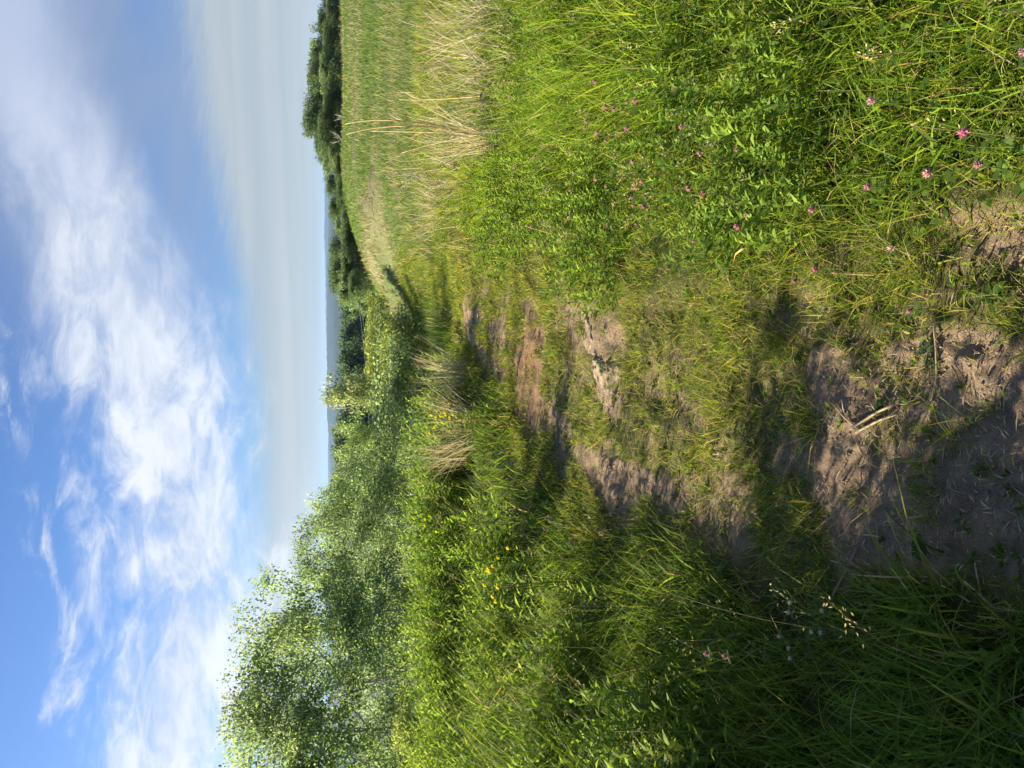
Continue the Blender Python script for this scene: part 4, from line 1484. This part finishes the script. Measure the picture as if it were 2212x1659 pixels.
# litter too small to count
def litter():
    g = Geo()
    n = 9000
    x, y = wedge(n, 1.2, 6.0, 1.4, 0, 0, .45)
    x = left_edge(y) + rng.random(n) * (right_edge(y) - left_edge(y))
    bare, _ = veg_zones(x, y)
    k = rng.random(n) < .25 + bare * .75
    x, y = x[k], y[k]; n = len(x)
    a = rng.random(n) * 6.28
    p = np.stack([x, y, H(x, y) + .006], 1)
    L = .012 + .05 * rng.random(n) ** 2
    g.leaves(p, np.stack([np.cos(a), np.sin(a), rng.normal(0, .08, n)], 1), np.tile([0, 0, 1.0], (n, 1)), L, rng.uniform(.002, .005, n), colour_mix(n, (2, STRAW), (3, (.20, .15, .09)), (1, (.55, .46, .30))), .04)
    tag(g.build('straw_litter', M_STRAW), 'tiny bits of straw scattered on the trail', 'litter', kind='stuff')
    # crumbs of dry earth
    g = Geo(); n = 9000
    x, y = wedge(n, 1.2, 8.0, 1.4, 0, 0, .45)
    x = left_edge(y) + rng.random(n) * (right_edge(y) - left_edge(y))
    bare, _ = veg_zones(x, y)
    k = rng.random(n) < bare
    x, y = x[k], y[k]; n = len(x)
    s = .0015 + .006 * rng.random(n) ** 3
    oct_ = np.array([[1, 0, 0], [0, 1, 0], [-1, 0, 0], [0, -1, 0], [0, 0, 1], [0, 0, -1.0]])
    V = np.stack([x, y, H(x, y) + s * .1], 1)[:, None] + oct_[None] * s[:, None, None] * (.6 + .7 * rng.random((n, 6, 1)))
    F = np.array([[0, 1, 4], [1, 2, 4], [2, 3, 4], [3, 0, 4], [1, 0, 5], [2, 1, 5], [3, 2, 5], [0, 3, 5]])
    g.add(V.reshape(-1, 3), (np.arange(n) * 6)[:, None, None] + F[None], 3, np.repeat(np.array([[.56, .42, .28]]) * (.75 + .5 * rng.random((n, 1))), 6, axis=0))
    tag(g.build('earth_crumbs', M_SOIL), 'crumbs of dry earth on the bare trail', 'soil', kind='stuff')


litter()


def stray_stalks():
    g = Geo()
    N = 5200
    x, y = wedge(N, 4.5, 14, 1.0, left=0, right=2)
    k = rng.random(N) < zone_right(x, y) * sstep(4.8, 9.5, y + .35 * x) * (.12 + .6 * sstep(.42, .6, fbm(x, y, .9, 3, 91)))
    x, y = x[k], y[k]; n = len(x)
    c = colour_mix(n, (3, (.56, .48, .31)), (2, (.44, .39, .27)), (1, (.62, .52, .30)))
    g.blades(np.stack([x, y, H(x, y) - .01], 1), .25 + .55 * rng.random(n) ** 1.5, np.maximum(.0035, .0008 * y) * (.7 + .6 * rng.random(n)), rng.random(n) * 6.28, rng.random(n) * .55, rng.random(n) ** 2 * .6, c, 3, c * 1.1, rng.random(n) * 6.28)
    tag(g.build('stray_dry_stalks', M_STRAW), 'stray dry stalks thinning out from the straw fringe into the meadow', 'dry stalks', kind='stuff')
    # seedlings rooted in the trail
    g = Geo(); N = 900
    y = 1.2 + 7 * rng.random(N) ** 1.7; x = left_edge(y) + rng.random(N) * (right_edge(y) - left_edge(y))
    k = rng.random(N) < .25 + .9 * sstep(.5, .65, fbm(x, y, 3.5, 3, 93))
    for xi, yi in zip(x[k], y[k]):
        m = int(rng.integers(4, 11)); a = rng.random(m) * 6.28
        d = unit(np.stack([np.cos(a), np.sin(a), rng.uniform(.1, 1.0, m)], 1))
        L = rng.uniform(.010, .030, m) * (1 + .08 * yi)
        p = np.stack([xi + rng.normal(0, .003, m), yi + rng.normal(0, .003, m), np.full(m, float(H(xi, yi)) + .001) + rng.random(m) * .006], 1)
        g.leaves(p, d, np.tile([0, 0, 1.0], (m, 1)) + rng.normal(0, .3, (m, 3)), L, L * rng.uniform(.18, .5), colour_mix(m, (2, G_DEEP), (2, (.10, .15, .05)), (2, G_MID), (1, G_YEL)), .12)
    tag(g.build('trail_seedlings', M_GRASS), 'tiny leafy seedlings rooted in the trail', 'seedlings', kind='stuff')


stray_stalks()

# ------------------------------------------------------------------ aspen outside the frame, and unseen bushes added to shade the near corner


def shade_trees():
    for k, x, y, h, wd, lab, cat in [('aspen1', -8.6, 6.3, 3.3, 1.2, 'aspen standing outside the frame beyond the near grass', 'tree'), ('shrub2', -3.5, 3.15, 1.55, 1.15, 'unseen bush added outside the frame to shade the near grass', 'shrub'), ('shrub2', -3.0, 2.2, 1.35, 1.1, 'low unseen bush added beside the camera to cast shade', 'shrub')]:
        o = copy_tree(PROTO[k][0])
        s = h / PROTO[k][2]
        o.location = (x, y, float(H(x, y)) - .05); o.scale = (s * wd, s * wd, s); o.rotation_euler = (0, 0, 1.3 * x)
        tag(o, lab, cat, 'plants outside the frame')


shade_trees()

# ------------------------------------------------------------------ haze


def haze():
    g = Geo()
    b = np.array([[sx, sy, sz] for sx in (-9000, 9000) for sy in (-600, 9500) for sz in (-190.0, 105.0)], float)
    g.add(b, [[0, 1, 3, 2], [4, 6, 7, 5], [0, 4, 5, 1], [2, 3, 7, 6], [0, 2, 6, 4], [1, 5, 7, 3]], 4, (1, 1, 1))
    m = bpy.data.materials.new('haze'); m.use_nodes = True
    t = m.node_tree; t.nodes.clear()
    v = t.nodes.new('ShaderNodeVolumePrincipled')
    v.inputs['Color'].default_value = (.40, .64, 1.0, 1)
    v.inputs['Density'].default_value = .00008
    v.inputs['Anisotropy'].default_value = .25
    out = t.nodes.new('ShaderNodeOutputMaterial'); t.links.new(v.outputs[0], out.inputs['Volume'])
    o = g.build('haze', m)
    tag(o, 'thin evening haze over the valley', 'haze', kind='stuff')


haze()
